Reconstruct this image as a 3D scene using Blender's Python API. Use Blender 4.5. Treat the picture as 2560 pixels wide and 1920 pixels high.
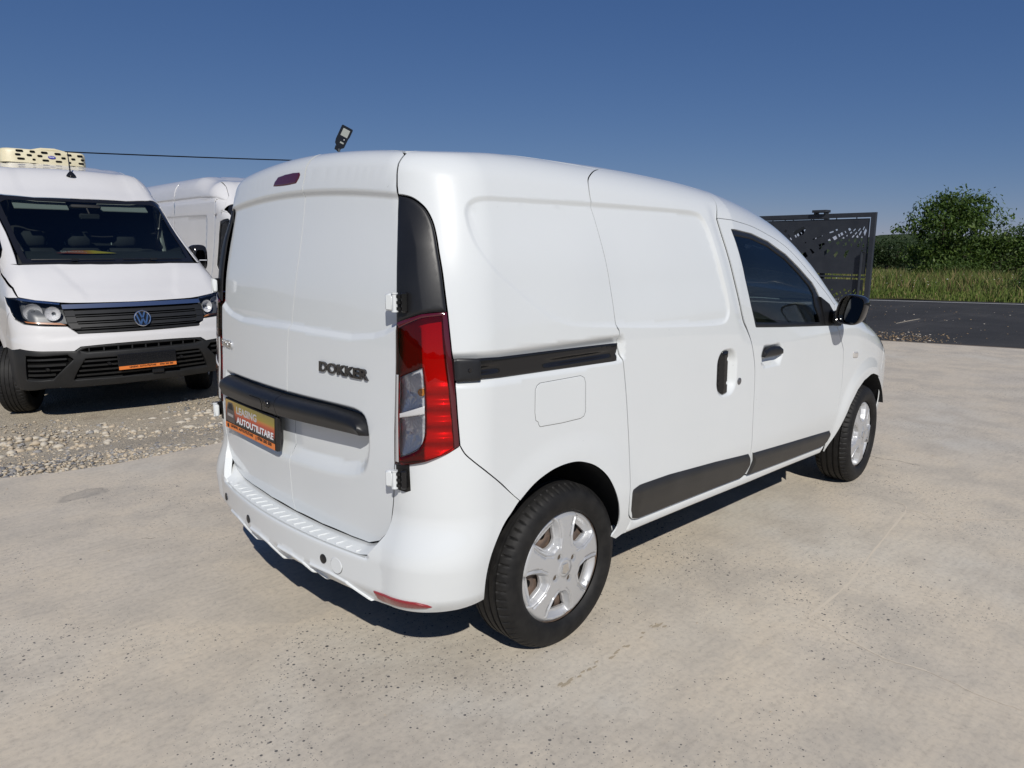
import bpy, bmesh, math, random
import numpy as np
from mathutils import Vector, Matrix
from mathutils.geometry import delaunay_2d_cdt
R = math.radians
rng = np.random.default_rng(7)
random.seed(7)
sc = bpy.context.scene
for o in list(bpy.data.objects):
    bpy.data.objects.remove(o)
col = sc.collection

# ------------------------------------------------------------------ camera, sky, sun, exposure
CAM = (-1.2196, -2.4679, 1.4503)
YAW, PITCH, ROLL, FPX = 0.7990, -0.1851, 0.0031, 1803.75
cd = bpy.data.cameras.new('camera'); cam = bpy.data.objects.new('camera', cd); col.objects.link(cam)
fw = Vector((math.cos(PITCH) * math.cos(YAW), math.cos(PITCH) * math.sin(YAW), math.sin(PITCH)))
rt = Vector((math.sin(YAW), -math.cos(YAW), 0)); up = rt.cross(fw)
r2 = rt * math.cos(ROLL) + up * math.sin(ROLL); u2 = -rt * math.sin(ROLL) + up * math.cos(ROLL)
m = Matrix(((r2.x, u2.x, -fw.x, CAM[0]), (r2.y, u2.y, -fw.y, CAM[1]), (r2.z, u2.z, -fw.z, CAM[2]), (0, 0, 0, 1)))
cam.matrix_world = m
cd.sensor_fit = 'HORIZONTAL'; cd.sensor_width = 36.0; cd.lens = FPX / 2560 * 36
cd.clip_start = 0.05; cd.clip_end = 5000
sc.camera = cam

SUN = Vector((-0.70, -1.04, 1.0)).normalized()          # towards the sun
ELEV = math.asin(SUN.z); AZ = math.atan2(SUN.x, SUN.y)  # azimuth clockwise from +Y
w = bpy.data.worlds.new('World'); sc.world = w; w.use_nodes = True
nt = w.node_tree; nt.nodes.clear()
sky = nt.nodes.new('ShaderNodeTexSky'); sky.sky_type = 'NISHITA'; sky.sun_disc = False
sky.sun_elevation = ELEV; sky.sun_rotation = AZ
sky.altitude = 3000; sky.air_density = 1.0; sky.dust_density = 0.5; sky.ozone_density = 8.0
bg = nt.nodes.new('ShaderNodeBackground'); bg.inputs[1].default_value = 0.068
ow = nt.nodes.new('ShaderNodeOutputWorld')
sep = nt.nodes.new('ShaderNodeSeparateColor'); com = nt.nodes.new('ShaderNodeCombineColor'); nt.links.new(sky.outputs[0], sep.inputs[0])
for i_, (p_, t_) in enumerate(((.95, .88), (.74, 1.93), (.52, 4.8))):   # hazier air: horizon less bright and less blue than the model's
    dv = nt.nodes.new('ShaderNodeMath'); dv.operation = 'DIVIDE'; dv.inputs[1].default_value = t_
    pw_ = nt.nodes.new('ShaderNodeMath'); pw_.operation = 'POWER'; pw_.inputs[1].default_value = p_
    ml = nt.nodes.new('ShaderNodeMath'); ml.operation = 'MULTIPLY'; ml.inputs[1].default_value = t_
    mx_ = nt.nodes.new('ShaderNodeMath'); mx_.operation = 'MAXIMUM'; mx_.inputs[1].default_value = .12 * t_
    nt.links.new(sep.outputs[i_], mx_.inputs[0]); nt.links.new(mx_.outputs[0], dv.inputs[0]); nt.links.new(dv.outputs[0], pw_.inputs[0]); nt.links.new(pw_.outputs[0], ml.inputs[0]); nt.links.new(ml.outputs[0], com.inputs[i_])
nt.links.new(com.outputs[0], bg.inputs[0]); nt.links.new(bg.outputs[0], ow.inputs[0])
ld = bpy.data.lights.new('sun', 'SUN'); ld.energy = 4.2; ld.angle = R(0.53); ld.color = (1.0, 0.955, 0.89)
lo = bpy.data.objects.new('sun', ld); col.objects.link(lo)
lo.rotation_euler = SUN.to_track_quat('Z', 'Y').to_euler(); lo.location = (0, 0, 30)
vs = sc.view_settings
vs.view_transform = 'Standard'; vs.look = 'None'; vs.gamma = 1.0; vs.use_curve_mapping = False
vs.exposure = -0.18

# ------------------------------------------------------------------ materials
def mat(name, base=(.5, .5, .5), rough=.5, metal=0., coat=0., coat_rough=.03, spec=.5, emit=None):
    m_ = bpy.data.materials.new(name); m_.use_nodes = True
    b = m_.node_tree.nodes['Principled BSDF']
    b.inputs['Base Color'].default_value = (*base, 1); b.inputs['Roughness'].default_value = rough
    b.inputs['Metallic'].default_value = metal; b.inputs['Coat Weight'].default_value = coat
    b.inputs['Coat Roughness'].default_value = coat_rough; b.inputs['Specular IOR Level'].default_value = spec
    return m_
class NT:
    def __init__(s, m_): s.t = m_.node_tree; s.b = s.t.nodes.get('Principled BSDF')
    def n(s, typ, **kw):
        nd = s.t.nodes.new(typ)
        for k, v in kw.items(): setattr(nd, k, v)
        return nd
    def l(s, a, b): s.t.links.new(a, b)
    def coord(s, out='Object', scale=None):
        tc = s.n('ShaderNodeTexCoord')
        if scale is None: return tc.outputs[out]
        mp = s.n('ShaderNodeMapping'); mp.inputs['Scale'].default_value = scale
        s.l(tc.outputs[out], mp.inputs[0]); return mp.outputs[0]
    def noise(s, vec, scale, detail=4, rough=.55, out='Fac'):
        nd = s.n('ShaderNodeTexNoise'); nd.inputs['Scale'].default_value = scale
        nd.inputs['Detail'].default_value = detail; nd.inputs['Roughness'].default_value = rough
        if vec is not None: s.l(vec, nd.inputs['Vector'])
        return nd.outputs[out]
    def ramp(s, fac, stops):
        nd = s.n('ShaderNodeValToRGB'); s.l(fac, nd.inputs[0]); e = nd.color_ramp.elements
        while len(e) < len(stops): e.new(.5)
        for i, (p, c) in enumerate(stops):
            e[i].position = p; e[i].color = (*c, 1) if len(c) == 3 else c
        return nd.outputs[0]
    def mix(s, fac, a, b, mode='MIX'):
        nd = s.n('ShaderNodeMix', data_type='RGBA', blend_type=mode)
        if isinstance(fac, float): nd.inputs[0].default_value = fac
        else: s.l(fac, nd.inputs[0])
        for i, x in ((6, a), (7, b)):
            if isinstance(x, tuple): nd.inputs[i].default_value = (*x, 1)
            else: s.l(x, nd.inputs[i])
        return nd.outputs[2]
    def math(s, op, a, b=None, clamp=False):
        nd = s.n('ShaderNodeMath', operation=op, use_clamp=clamp)
        for i, x in ((0, a), (1, b)):
            if x is None: continue
            if isinstance(x, (int, float)): nd.inputs[i].default_value = x
            else: s.l(x, nd.inputs[i])
        return nd.outputs[0]
    def bump(s, h, strength, dist):
        nd = s.n('ShaderNodeBump'); nd.inputs['Strength'].default_value = strength; nd.inputs['Distance'].default_value = dist
        s.l(h, nd.inputs['Height']); s.l(nd.outputs[0], s.b.inputs['Normal'])
def clearmat(name, tint, gloss_rough=0.0, base_refl=.06):
    m_ = bpy.data.materials.new(name); m_.use_nodes = True; t = m_.node_tree; t.nodes.clear()
    o = t.nodes.new('ShaderNodeOutputMaterial'); mx = t.nodes.new('ShaderNodeMixShader')
    tr = t.nodes.new('ShaderNodeBsdfTransparent'); gl = t.nodes.new('ShaderNodeBsdfGlossy'); fr = t.nodes.new('ShaderNodeFresnel')
    tr.inputs[0].default_value = (*tint, 1); gl.inputs['Roughness'].default_value = gloss_rough; fr.inputs[0].default_value = 1.5
    t.links.new(fr.outputs[0], mx.inputs[0]); t.links.new(tr.outputs[0], mx.inputs[1]); t.links.new(gl.outputs[0], mx.inputs[2])
    t.links.new(mx.outputs[0], o.inputs[0]); return m_

M = {}
# white paint with faint road film
M['white'] = mat('white_paint', (.80, .81, .81), .38, coat=1.0, coat_rough=.015, spec=.3)
n = NT(M['white']); v = n.coord()
f = n.noise(v, 2.2, 5); M_c = n.ramp(f, [(.3, (.675, .705, .712)), (.7, (.695, .725, .732))])
sp = n.noise(v, 70, 2); spk = n.ramp(sp, [(.195, (.45, .43, .40)), (.21, (1, 1, 1))])
n.l(n.mix(1.0, M_c, spk, 'MULTIPLY'), n.b.inputs['Base Color'])
cr = n.ramp(n.noise(v, 6, 4), [(.35, (.012, .012, .012)), (.75, (.05, .05, .05))]); n.l(cr, n.b.inputs['Coat Roughness'])
M['white2'] = mat('white_van_paint', (.76, .755, .75), .42, coat=1.0, coat_rough=.05, spec=.3)
n = NT(M['white2']); n.l(n.ramp(n.noise(n.coord(), 1.7, 5), [(.3, (.655, .65, .645)), (.7, (.70, .697, .695))]), n.b.inputs['Base Color'])
def plastic(name, base, rough, bump=.25, sc_=900):
    m_ = mat(name, base, rough); n = NT(m_); v = n.coord()
    n.bump(n.noise(v, sc_, 2), bump, .0006)
    f = n.noise(v, 7, 4); n.l(n.ramp(f, [(.3, tuple(c * .8 for c in base)), (.7, tuple(c * 1.25 for c in base))]), n.b.inputs['Base Color'])
    return m_
M['black'] = plastic('black_plastic', (.010, .0105, .012), .40)
M['trim'] = plastic('grey_black_trim', (.026, .025, .024), .42)
M['bumper_black'] = plastic('charcoal_bumper_plastic', (.013, .0135, .014), .55)
M['gloss_black'] = mat('gloss_black', (.012, .012, .013), .12)
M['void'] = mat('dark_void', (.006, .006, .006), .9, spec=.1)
M['dark'] = mat('dark_interior', (.02, .021, .022), .75)
M['seat'] = plastic('seat_cloth', (.03, .031, .034), .85, .6, 500)
M['chrome'] = mat('chrome', (.80, .80, .80), .16, 1.0)
M['silver'] = mat('hubcap_silver_paint', (.54, .55, .56), .40, .45, coat=.5, coat_rough=.08)
M['mirror'] = mat('mirror_glass', (.62, .66, .66), .01, 1.0)
M['steel'] = mat('rusty_steel_wheel', (.12, .085, .065), .75)
n = NT(M['steel']); n.l(n.ramp(n.noise(n.coord(), 22, 6), [(.3, (.055, .05, .047)), (.55, (.15, .105, .08)), (.75, (.24, .17, .12))]), n.b.inputs['Base Color'])
M['bolt'] = mat('wheel_bolt', (.17, .14, .11), .5, .6)
M['rubber'] = mat('tyre_rubber', (.02, .02, .021), .62, spec=.3)
n = NT(M['rubber']); v = n.coord(); n.l(n.ramp(n.noise(v, 26, 5), [(.3, (.007, .007, .0075)), (.7, (.017, .0165, .016))]), n.b.inputs['Base Color'])
n.bump(n.noise(v, 160, 3), .25, .001)
M['red'] = clearmat('red_lamp_lens', (.74, .025, .05), .0)
M['red_in'] = mat('red_reflector_plate', (.55, .03, .06), .28, .0, coat=.5)
M['red_flat'] = mat('red_reflector', (.26, .008, .015), .22, coat=1.0)
M['darkred'] = mat('dark_red_lens', (.075, .004, .010), .1, coat=1.0)
M['clear'] = clearmat('clear_lamp_lens', (.93, .94, .95), .0)
M['bowl'] = mat('lamp_reflector_bowl', (.84, .84, .85), .32, .35)
M['amber'] = mat('amber_bulb', (.55, .20, .02), .2, coat=.8)
M['glass'] = clearmat('tinted_side_glass', (.46, .54, .57))
M['wsglass'] = clearmat('windscreen_glass', (.58, .66, .64))
M['orange'] = mat('orange_plate_strip', (.78, .22, .045), .45)
M['ink'] = mat('black_print', (.012, .011, .010), .5)
M['paper'] = mat('white_print', (.78, .78, .78), .5)
M['cream'] = mat('cream_plastic', (.72, .66, .46), .45)
n = NT(M['cream']); n.l(n.ramp(n.noise(n.coord(), 9, 5), [(.3, (.66, .59, .40)), (.7, (.75, .69, .49))]), n.b.inputs['Base Color'])
M['blue'] = mat('blue_badge', (.035, .03, .36), .35)
M['gate'] = mat('anthracite_steel', (.040, .044, .052), .5, spec=.35)
n = NT(M['gate']); v = n.coord(); n.l(n.ramp(n.noise(v, 5, 6), [(.3, (.024, .028, .036)), (.7, (.034, .039, .048))]), n.b.inputs['Base Color'])
n.l(n.ramp(n.noise(v, 11, 4), [(.3, (.42,) * 3), (.7, (.62,) * 3)]), n.b.inputs['Roughness'])
M['led'] = mat('lamp_panel', (.34, .36, .33), .25)
M['galv'] = mat('galvanised_pole', (.10, .11, .12), .5, .6)

# ------------------------------------------------------------------ object helpers
def link(name, me, m_=None, parent=None, **props):
    o = bpy.data.objects.new(name, me); col.objects.link(o)
    if m_ is not None and me is not None:
        for x in (m_ if isinstance(m_, (list, tuple)) else [m_]): me.materials.append(x)
    if parent is not None: o.parent = parent
    for k, v_ in props.items(): o[k] = v_
    return o
def thing(name, label, cat, loc=(0, 0, 0), rotz=0, group=None):
    o = bpy.data.objects.new(name, None); col.objects.link(o); o.location = loc; o.rotation_euler = (0, 0, rotz)
    o.empty_display_size = .2; o['label'] = label; o['category'] = cat
    if group: o['group'] = group
    return o
class MB:
    """collects verts and faces, built as one mesh"""
    def __init__(s): s.v = []; s.f = []; s.mi = []
    def add(s, vs_, fs, mi=0):
        b = len(s.v); s.v += [tuple(map(float, p)) for p in vs_]; s.f += [tuple(b + i for i in q) for q in fs]; s.mi += [mi] * len(fs); return s
    def box(s, c, d, rot=None, mi=0, bev=0.):
        x, y, z = d[0] / 2, d[1] / 2, d[2] / 2
        if bev > 0:
            k = min(bev, x * .9, y * .9, z * .9); vs_ = []
            for sx in (-1, 1):
                for sy in (-1, 1):
                    for sz in (-1, 1):
                        vs_ += [(sx * x, sy * (y - k), sz * (z - k)), (sx * (x - k), sy * y, sz * (z - k)), (sx * (x - k), sy * (y - k), sz * z)]
            me_ = bmesh.new()
            for p in vs_: me_.verts.new(p)
            bmesh.ops.convex_hull(me_, input=me_.verts); me_.verts.index_update()
            V_ = [p.co.copy() for p in me_.verts]; F_ = [[q.index for q in f_.verts] for f_ in me_.faces]; me_.free()
        else:
            V_ = [Vector((a, b, c_)) for a in (-x, x) for b in (-y, y) for c_ in (-z, z)]
            F_ = [(0, 1, 3, 2), (4, 6, 7, 5), (0, 4, 5, 1), (2, 3, 7, 6), (0, 2, 6, 4), (1, 5, 7, 3)]
        Rm = rot if rot is not None else Matrix.Identity(3)
        return s.add([Rm @ p + Vector(c) for p in V_], F_, mi)
    def tube(s, pts, r, seg=10, cap=True, mi=0):
        pts = [Vector(p) for p in pts]; rs = r if isinstance(r, (list, tuple)) else [r] * len(pts); rings = []
        prev = None
        for i, p in enumerate(pts):
            d = (pts[min(i + 1, len(pts) - 1)] - pts[max(i - 1, 0)]).normalized()
            if prev is None:
                a = d.orthogonal().normalized()
            else:
                a = (prev - d * prev.dot(d)).normalized()
            prev = a; b = d.cross(a)
            rings.append([p + (a * math.cos(t) + b * math.sin(t)) * rs[i] for t in [2 * math.pi * k / seg for k in range(seg)]])
        V_ = [q for rg in rings for q in rg]; F_ = []
        for i in range(len(rings) - 1):
            for k in range(seg):
                k2 = (k + 1) % seg; F_.append((i * seg + k, i * seg + k2, (i + 1) * seg + k2, (i + 1) * seg + k))
        if cap: F_ += [tuple(range(seg - 1, -1, -1)), tuple((len(rings) - 1) * seg + k for k in range(seg))]
        return s.add(V_, F_, mi)
    def prism(s, poly, fn, h0, h1, mi=0):
        """poly (a,b) list swept from h0 to h1, fn(a,b,h)->xyz"""
        k = len(poly); V_ = [fn(a, b, h0) for a, b in poly] + [fn(a, b, h1) for a, b in poly]
        F_ = [tuple(range(k - 1, -1, -1)), tuple(range(k, 2 * k))] + [(i, (i + 1) % k, k + (i + 1) % k, k + i) for i in range(k)]
        return s.add(V_, F_, mi)
    def lathe(s, prof, seg=48, axis='y', c=(0, 0, 0), mi=0, close=False):
        """prof (radius, height) about axis"""
        V_ = []
        for r_, h in prof:
            for k in range(seg):
                t = 2 * math.pi * k / seg; a, b = r_ * math.cos(t), r_ * math.sin(t)
                p = {'y': (a, h, b), 'x': (h, a, b), 'z': (a, b, h)}[axis]; V_.append((p[0] + c[0], p[1] + c[1], p[2] + c[2]))
        F_ = []
        for i in range(len(prof) - 1):
            for k in range(seg): F_.append((i * seg + k, i * seg + (k + 1) % seg, (i + 1) * seg + (k + 1) % seg, (i + 1) * seg + k))
        return s.add(V_, F_, mi)
    def mesh(s, name, smooth=None):
        me = bpy.data.meshes.new(name); me.from_pydata(s.v, [], s.f); me.update()
        if any(s.mi): me.polygons.foreach_set('material_index', s.mi)
        bm = bmesh.new(); bm.from_mesh(me); bmesh.ops.recalc_face_normals(bm, faces=bm.faces); bm.to_mesh(me); bm.free()
        if smooth is not None:
            me.shade_smooth(); me.set_sharp_from_angle(angle=R(smooth))
        return me
    def build(s, name, m_, parent=None, smooth=35, **props):
        return link(name, s.mesh(name, smooth), m_, parent, **props)
def rotz(a): return Matrix.Rotation(a, 3, 'Z')
def copy_tree(o, parent=None, skip=()):
    c = o.copy(); col.objects.link(c)
    if parent is not None: c.parent = parent
    for ch in [x for x in bpy.data.objects if x.parent == o]:
        if ch.name.split('.')[0] in skip: continue
        copy_tree(ch, c, skip)
    return c
def text_mesh(txt, size, depth=.0, bold=0., align='LEFT', shear=0., sx=1.):
    cu = bpy.data.curves.new('t', 'FONT'); cu.body = txt; cu.size = size; cu.extrude = depth; cu.offset = bold
    cu.align_x = align; cu.align_y = 'BOTTOM_BASELINE' if False else 'BOTTOM'; cu.shear = shear; cu.resolution_u = 4
    ob = bpy.data.objects.new('t', cu); col.objects.link(ob)
    dg = bpy.context.evaluated_depsgraph_get(); me = bpy.data.meshes.new_from_object(ob.evaluated_get(dg))
    bpy.data.objects.remove(ob); bpy.data.curves.remove(cu)
    return me
def text_on(name, txt, size, origin, xa, ya, m_, parent, depth=.0, bold=0., align='LEFT', shear=0., width=None):
    """text laid in the plane origin + a*xa + b*ya"""
    me = text_mesh(txt, size, depth, bold, align, shear)
    co = np.zeros(len(me.vertices) * 3); me.vertices.foreach_get('co', co); co = co.reshape(-1, 3)
    if width is not None:
        x0, x1 = co[:, 0].min(), co[:, 0].max(); co[:, 0] = (co[:, 0] - x0) * width / (x1 - x0)
        if align == 'CENTER': co[:, 0] -= width / 2
    xa = np.array(xa, float); ya = np.array(ya, float); na = np.cross(xa, ya); na /= np.linalg.norm(na)
    P = np.array(origin) + co[:, :1] * xa + co[:, 1:2] * ya + co[:, 2:3] * na
    me.vertices.foreach_set('co', P.ravel()); me.update()
    return link(name, me, m_, parent)

# ------------------------------------------------------------------ smooth bodies: implicit fields and panels cut from them
def pchip(xk, yk, x):
    xk = np.asarray(xk, float); yk = np.asarray(yk, float); h = np.diff(xk); d = np.diff(yk) / h; m_ = np.zeros_like(yk)
    for i in range(1, len(xk) - 1):
        if d[i - 1] * d[i] > 0:
            w1 = 2 * h[i] + h[i - 1]; w2 = h[i] + 2 * h[i - 1]; m_[i] = (w1 + w2) / (w1 / d[i - 1] + w2 / d[i])
    m_[0] = d[0]; m_[-1] = d[-1]
    x = np.asarray(x, float); xc = np.clip(x, xk[0], xk[-1]); i = np.clip(np.searchsorted(xk, xc) - 1, 0, len(h) - 1); t = (xc - xk[i]) / h[i]
    y = yk[i] * (1 + 2 * t) * (1 - t) ** 2 + m_[i] * h[i] * t * (1 - t) ** 2 + yk[i + 1] * t * t * (3 - 2 * t) + m_[i + 1] * h[i] * t * t * (t - 1)
    return y + np.where(x < xk[0], (x - xk[0]) * m_[0], 0) + np.where(x > xk[-1], (x - xk[-1]) * m_[-1], 0)
def rmax(a, b, r):
    u_ = a + r; v_ = b + r
    return np.minimum(np.maximum(u_, v_), 0) + np.sqrt(np.maximum(u_, 0) ** 2 + np.maximum(v_, 0) ** 2) - r
def sst(a, b, x):
    t = np.clip((x - a) / (b - a), 0, 1); return t * t * (3 - 2 * t)
class Sph:
    """rays from a centre; u = azimuth from axis, v = elevation"""
    def __init__(s, C, az, t=(.05, 3.5)): s.C = np.array(C, float); s.az = az; s.t = t
    def uv(s, P):
        d = np.atleast_2d(P) - s.C; a = np.arctan2(d[:, 1], d[:, 0]) - s.az; a = (a + np.pi) % (2 * np.pi) - np.pi
        return np.stack([a, np.arctan2(d[:, 2], np.hypot(d[:, 0], d[:, 1]))], -1)
    def ray(s, q):
        a = q[:, 0] + s.az; e = q[:, 1]
        return np.broadcast_to(s.C, (len(q), 3)), np.stack([np.cos(e) * np.cos(a), np.cos(e) * np.sin(a), np.sin(e)], -1)
    def metric(s, P): return np.linalg.norm(np.atleast_2d(P) - s.C, axis=1).mean()
class Side:
    """cylinder about the x axis through height zc, side sy"""
    def __init__(s, zc, sy=-1, t=(.05, 2.)): s.zc = zc; s.sy = sy; s.t = t; s.k = .85
    def uv(s, P): P = np.atleast_2d(P); return np.stack([P[:, 0] * -s.sy, (P[:, 2] - s.zc) / np.abs(P[:, 1]) * s.k], -1)
    def ray(s, q):
        o = np.stack([q[:, 0] * -s.sy, 0 * q[:, 0], 0 * q[:, 0] + s.zc], -1); d = np.stack([0 * q[:, 0], 0 * q[:, 0] + s.sy, q[:, 1] / s.k], -1)
        return o, d / np.linalg.norm(d, axis=1, keepdims=True)
    def metric(s, P): return 1.
class Disc:
    def __init__(s, sy): s.sy = sy; s.t = (0., 1.)
    def uv(s, P): return np.atleast_2d(P)[:, [0, 2]].copy()
    def ray(s, q): return np.stack([q[:, 0], 0 * q[:, 0] - s.sy * .5, q[:, 1]], -1), np.broadcast_to(np.array([0, s.sy, 0.]), (len(q), 3))
    def metric(s, P): return 1.
class Top:
    def __init__(s, z0=.5, t=(.02, 3.)): s.z0 = z0; s.t = t
    def uv(s, P): return np.atleast_2d(P)[:, :2].copy()
    def ray(s, q): return np.stack([q[:, 0], q[:, 1], 0 * q[:, 0] + s.z0], -1), np.broadcast_to(np.array([0, 0, 1.]), (len(q), 3))
    def metric(s, P): return 1.
def solve(F, o, d, t, off=0.):
    a = np.full(len(o), t[0]); b = np.full(len(o), t[1])
    for _ in range(9):
        m_ = (a + b) / 2; f_ = F(o + d * m_[:, None]) - off; a = np.where(f_ < 0, m_, a); b = np.where(f_ < 0, b, m_)
    fa = F(o + d * a[:, None]) - off; fb = F(o + d * b[:, None]) - off
    x = a
    for _ in range(5):
        den = fb - fa; x = np.where(np.abs(den) > 1e-12, a - fa * (b - a) / np.where(np.abs(den) > 1e-12, den, 1), (a + b) / 2); x = np.clip(x, a, b)
        f_ = F(o + d * x[:, None]) - off
        nb = f_ >= 0; b = np.where(nb, x, b); fb = np.where(nb, f_, fb * .6); a = np.where(nb, a, x); fa = np.where(nb, fa * .6, f_)
    return o + d * x[:, None]
def inpoly(p, poly):
    x, y = p[:, 0], p[:, 1]; c = np.zeros(len(p), bool); n_ = len(poly)
    for i in range(n_):
        x0, y0 = poly[i - 1]; x1, y1 = poly[i]
        if y0 == y1: continue
        c ^= ((y0 > y) != (y1 > y)) & (x < (x1 - x0) * (y - y0) / (y1 - y0) + x0)
    return c
def pdist(p, poly, closed=True):
    best = np.full(len(p), 1e9); poly = np.asarray(poly, float)
    for i in range(0 if closed else 1, len(poly)):
        a = poly[i - 1]; b = poly[i]; ab = b - a; L = ab @ ab
        t = np.clip(((p - a) @ ab) / max(L, 1e-12), 0, 1); best = np.minimum(best, np.hypot(*(p - a - t[:, None] * ab).T))
    return best
def sd(p, poly):
    d = pdist(p, poly); return np.where(inpoly(p, poly), -d, d)
def smooth_line(P, n_=6):
    """Catmull-Rom through the points (open)"""
    P = np.asarray(P, float); out = []
    for i in range(len(P) - 1):
        p0 = P[max(i - 1, 0)]; p1 = P[i]; p2 = P[i + 1]; p3 = P[min(i + 2, len(P) - 1)]
        for k in range(n_):
            t = k / n_; out.append(.5 * ((2 * p1) + (-p0 + p2) * t + (2 * p0 - 5 * p1 + 4 * p2 - p3) * t * t + (-p0 + 3 * p1 - 3 * p2 + p3) * t ** 3))
    out.append(P[-1]); return [tuple(q) for q in out]
def area2(q): return .5 * np.sum(q[:, 0] * np.roll(q[:, 1], -1) - np.roll(q[:, 0], -1) * q[:, 1])
def resample(q, h):
    out = []
    for i in range(len(q)):
        a = q[i]; b = q[(i + 1) % len(q)]; L = np.hypot(*(b - a)); k = max(1, int(math.ceil(L / h)))
        if L < 1e-7: continue
        for j in range(k): out.append(a + (b - a) * j / k)
    return np.array(out)
def inset(q, g):
    """move a CCW outline inwards by g"""
    a = q - np.roll(q, 1, 0); b = np.roll(q, -1, 0) - q
    a /= np.maximum(np.hypot(*a.T)[:, None], 1e-9); b /= np.maximum(np.hypot(*b.T)[:, None], 1e-9)
    na = np.stack([-a[:, 1], a[:, 0]], -1); nb = np.stack([-b[:, 1], b[:, 0]], -1); n_ = na + nb
    L = np.maximum((n_ * n_).sum(1, keepdims=True) / 2, .35); return q + n_ / L * g
def panel(name, F, ch, outline, m_, parent=None, holes=(), gap=.0028, res=.016, disp=None, flange=.006, offset=0., rnd=None, mirror=False, lines=(), **props):
    """a body panel: outline (3-D points near the surface) projected onto the field F through chart ch"""
    O = np.array(outline, float); met = ch.metric(O); e = 1e-4
    q = ch.uv(O)
    if area2(q) < 0: q = q[::-1]
    q = resample(q, res * .75 / met); q = inset(q, gap / met)
    hq = []
    for h in holes:
        g_ = ch.uv(np.array(h, float))
        if area2(g_) < 0: g_ = g_[::-1]
        hq.append(resample(g_, res * .75 / met))
    step = res / met; lo_ = q.min(0); hi = q.max(0)
    gx, gy = np.meshgrid(np.arange(lo_[0], hi[0] + step, step), np.arange(lo_[1], hi[1] + step, step))
    gx = gx + (np.arange(gx.shape[0]) % 2)[:, None] * step / 2
    g_ = np.stack([gx.ravel(), gy.ravel()], -1); g_ = g_[inpoly(g_, q)]
    dist = pdist(g_, q); keep = dist > step * .5
    for h in hq: keep &= ~inpoly(g_, h) & (pdist(g_, h) > step * .5)
    g_ = g_[keep]; rings = [q] + hq; extra = []
    def admit(pts, md):
        ok_ = inpoly(pts, q) & (pdist(pts, q) > md)
        for h in hq: ok_ &= ~inpoly(pts, h) & (pdist(pts, h) > md)
        return pts[ok_]
    if rnd is not None:
        rr_ = [q] + [h[::-1] for h in hq]
        for fr in (.12, .3, .55, .85):
            dd_ = rnd[0] * fr / met
            for r_ in rr_:
                p_ = inset(r_, dd_); extra.append(admit(p_, dd_ * .93))
        kp = np.ones(len(g_), bool)
        for r_ in rings: kp &= pdist(g_, r_) > rnd[0] / met
        g_ = g_[kp]
    for ln_, offs in lines:
        l_ = ch.uv(np.array(ln_, float)); seg_ = []
        for i in range(len(l_) - 1):
            k = max(1, int(math.ceil(np.hypot(*(l_[i + 1] - l_[i])) / (step * .55)))); seg_ += [l_[i] + (l_[i + 1] - l_[i]) * j / k for j in range(k)]
        seg_ = np.array(seg_ + [l_[-1]]); tg = np.gradient(seg_, axis=0); tg /= np.maximum(np.hypot(*tg.T)[:, None], 1e-9); nm_ = np.stack([-tg[:, 1], tg[:, 0]], -1)
        for of in offs:
            p_ = admit(seg_ + nm_ * of / met, .0012 / met)
            if len(p_): p_ = p_[pdist(p_, seg_, False) > abs(of) / met * .9]
            extra.append(p_)
        if len(g_): g_ = g_[pdist(g_, seg_, False) > (max(abs(o_) for o_ in offs) / met + step * .4)]
    if extra: g_ = np.concatenate([g_] + [x for x in extra if len(x)])
    V2 = np.concatenate(rings + [g_]); ed = []; b0 = 0; loops = []
    for r_ in rings:
        k = len(r_); ed += [(b0 + i, b0 + (i + 1) % k) for i in range(k)]; loops.append(np.arange(b0, b0 + k)); b0 += k
    rv = delaunay_2d_cdt([Vector((float(p[0]), float(p[1]))) for p in V2], ed, [], 0, 1e-9)
    V2 = np.array([(p.x, p.y) for p in rv[0]]); orig = rv[3]
    T = np.array([t for t in rv[2] if len(t) == 3]); cen = V2[T].mean(1); ok = inpoly(cen, q)
    for h in hq: ok &= ~inpoly(cen, h)
    T = T[ok]
    ar = (V2[T[:, 1], 0] - V2[T[:, 0], 0]) * (V2[T[:, 2], 1] - V2[T[:, 0], 1]) - (V2[T[:, 2], 0] - V2[T[:, 0], 0]) * (V2[T[:, 1], 1] - V2[T[:, 0], 1])
    T = np.where((ar < 0)[:, None], T[:, ::-1], T)
    def pos(uv):
        o, d = ch.ray(uv); P = solve(F, o, d, ch.t, offset); dd = np.zeros(len(P))
        if disp is not None: dd = dd + disp(P)
        if rnd is not None:
            s_ = np.full(len(P), 1e9)
            for r_ in rings: s_ = np.minimum(s_, pdist(uv, r_) * met)
            t = np.clip(1 - s_ / rnd[0], 0, .95); dd = dd - rnd[1] * (1 - np.sqrt(np.maximum(1 - t * t, 0)))
        return P + d * dd[:, None], d
    P, d = pos(V2); Pu, _ = pos(V2 + [e, 0]); Pv, _ = pos(V2 + [0, e])
    N = np.cross(Pu - P, Pv - P); L = np.linalg.norm(N, axis=1, keepdims=True); N = N / np.maximum(L, 1e-12)
    flip = (N * d).sum(1) < 0; 
    if flip.mean() > .5:
        T = T[:, ::-1]; N = -N
    # map ring indices to cdt output
    inv = {}
    for i, lst in enumerate(orig):
        for j in lst: inv[j] = i
    verts = [P]; faces = [tuple(t) for t in T]; ln = [N[T].reshape(-1, 3)]; base = len(P)
    rings_idx = [np.array([inv[j] for j in lp]) for lp in loops]
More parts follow.
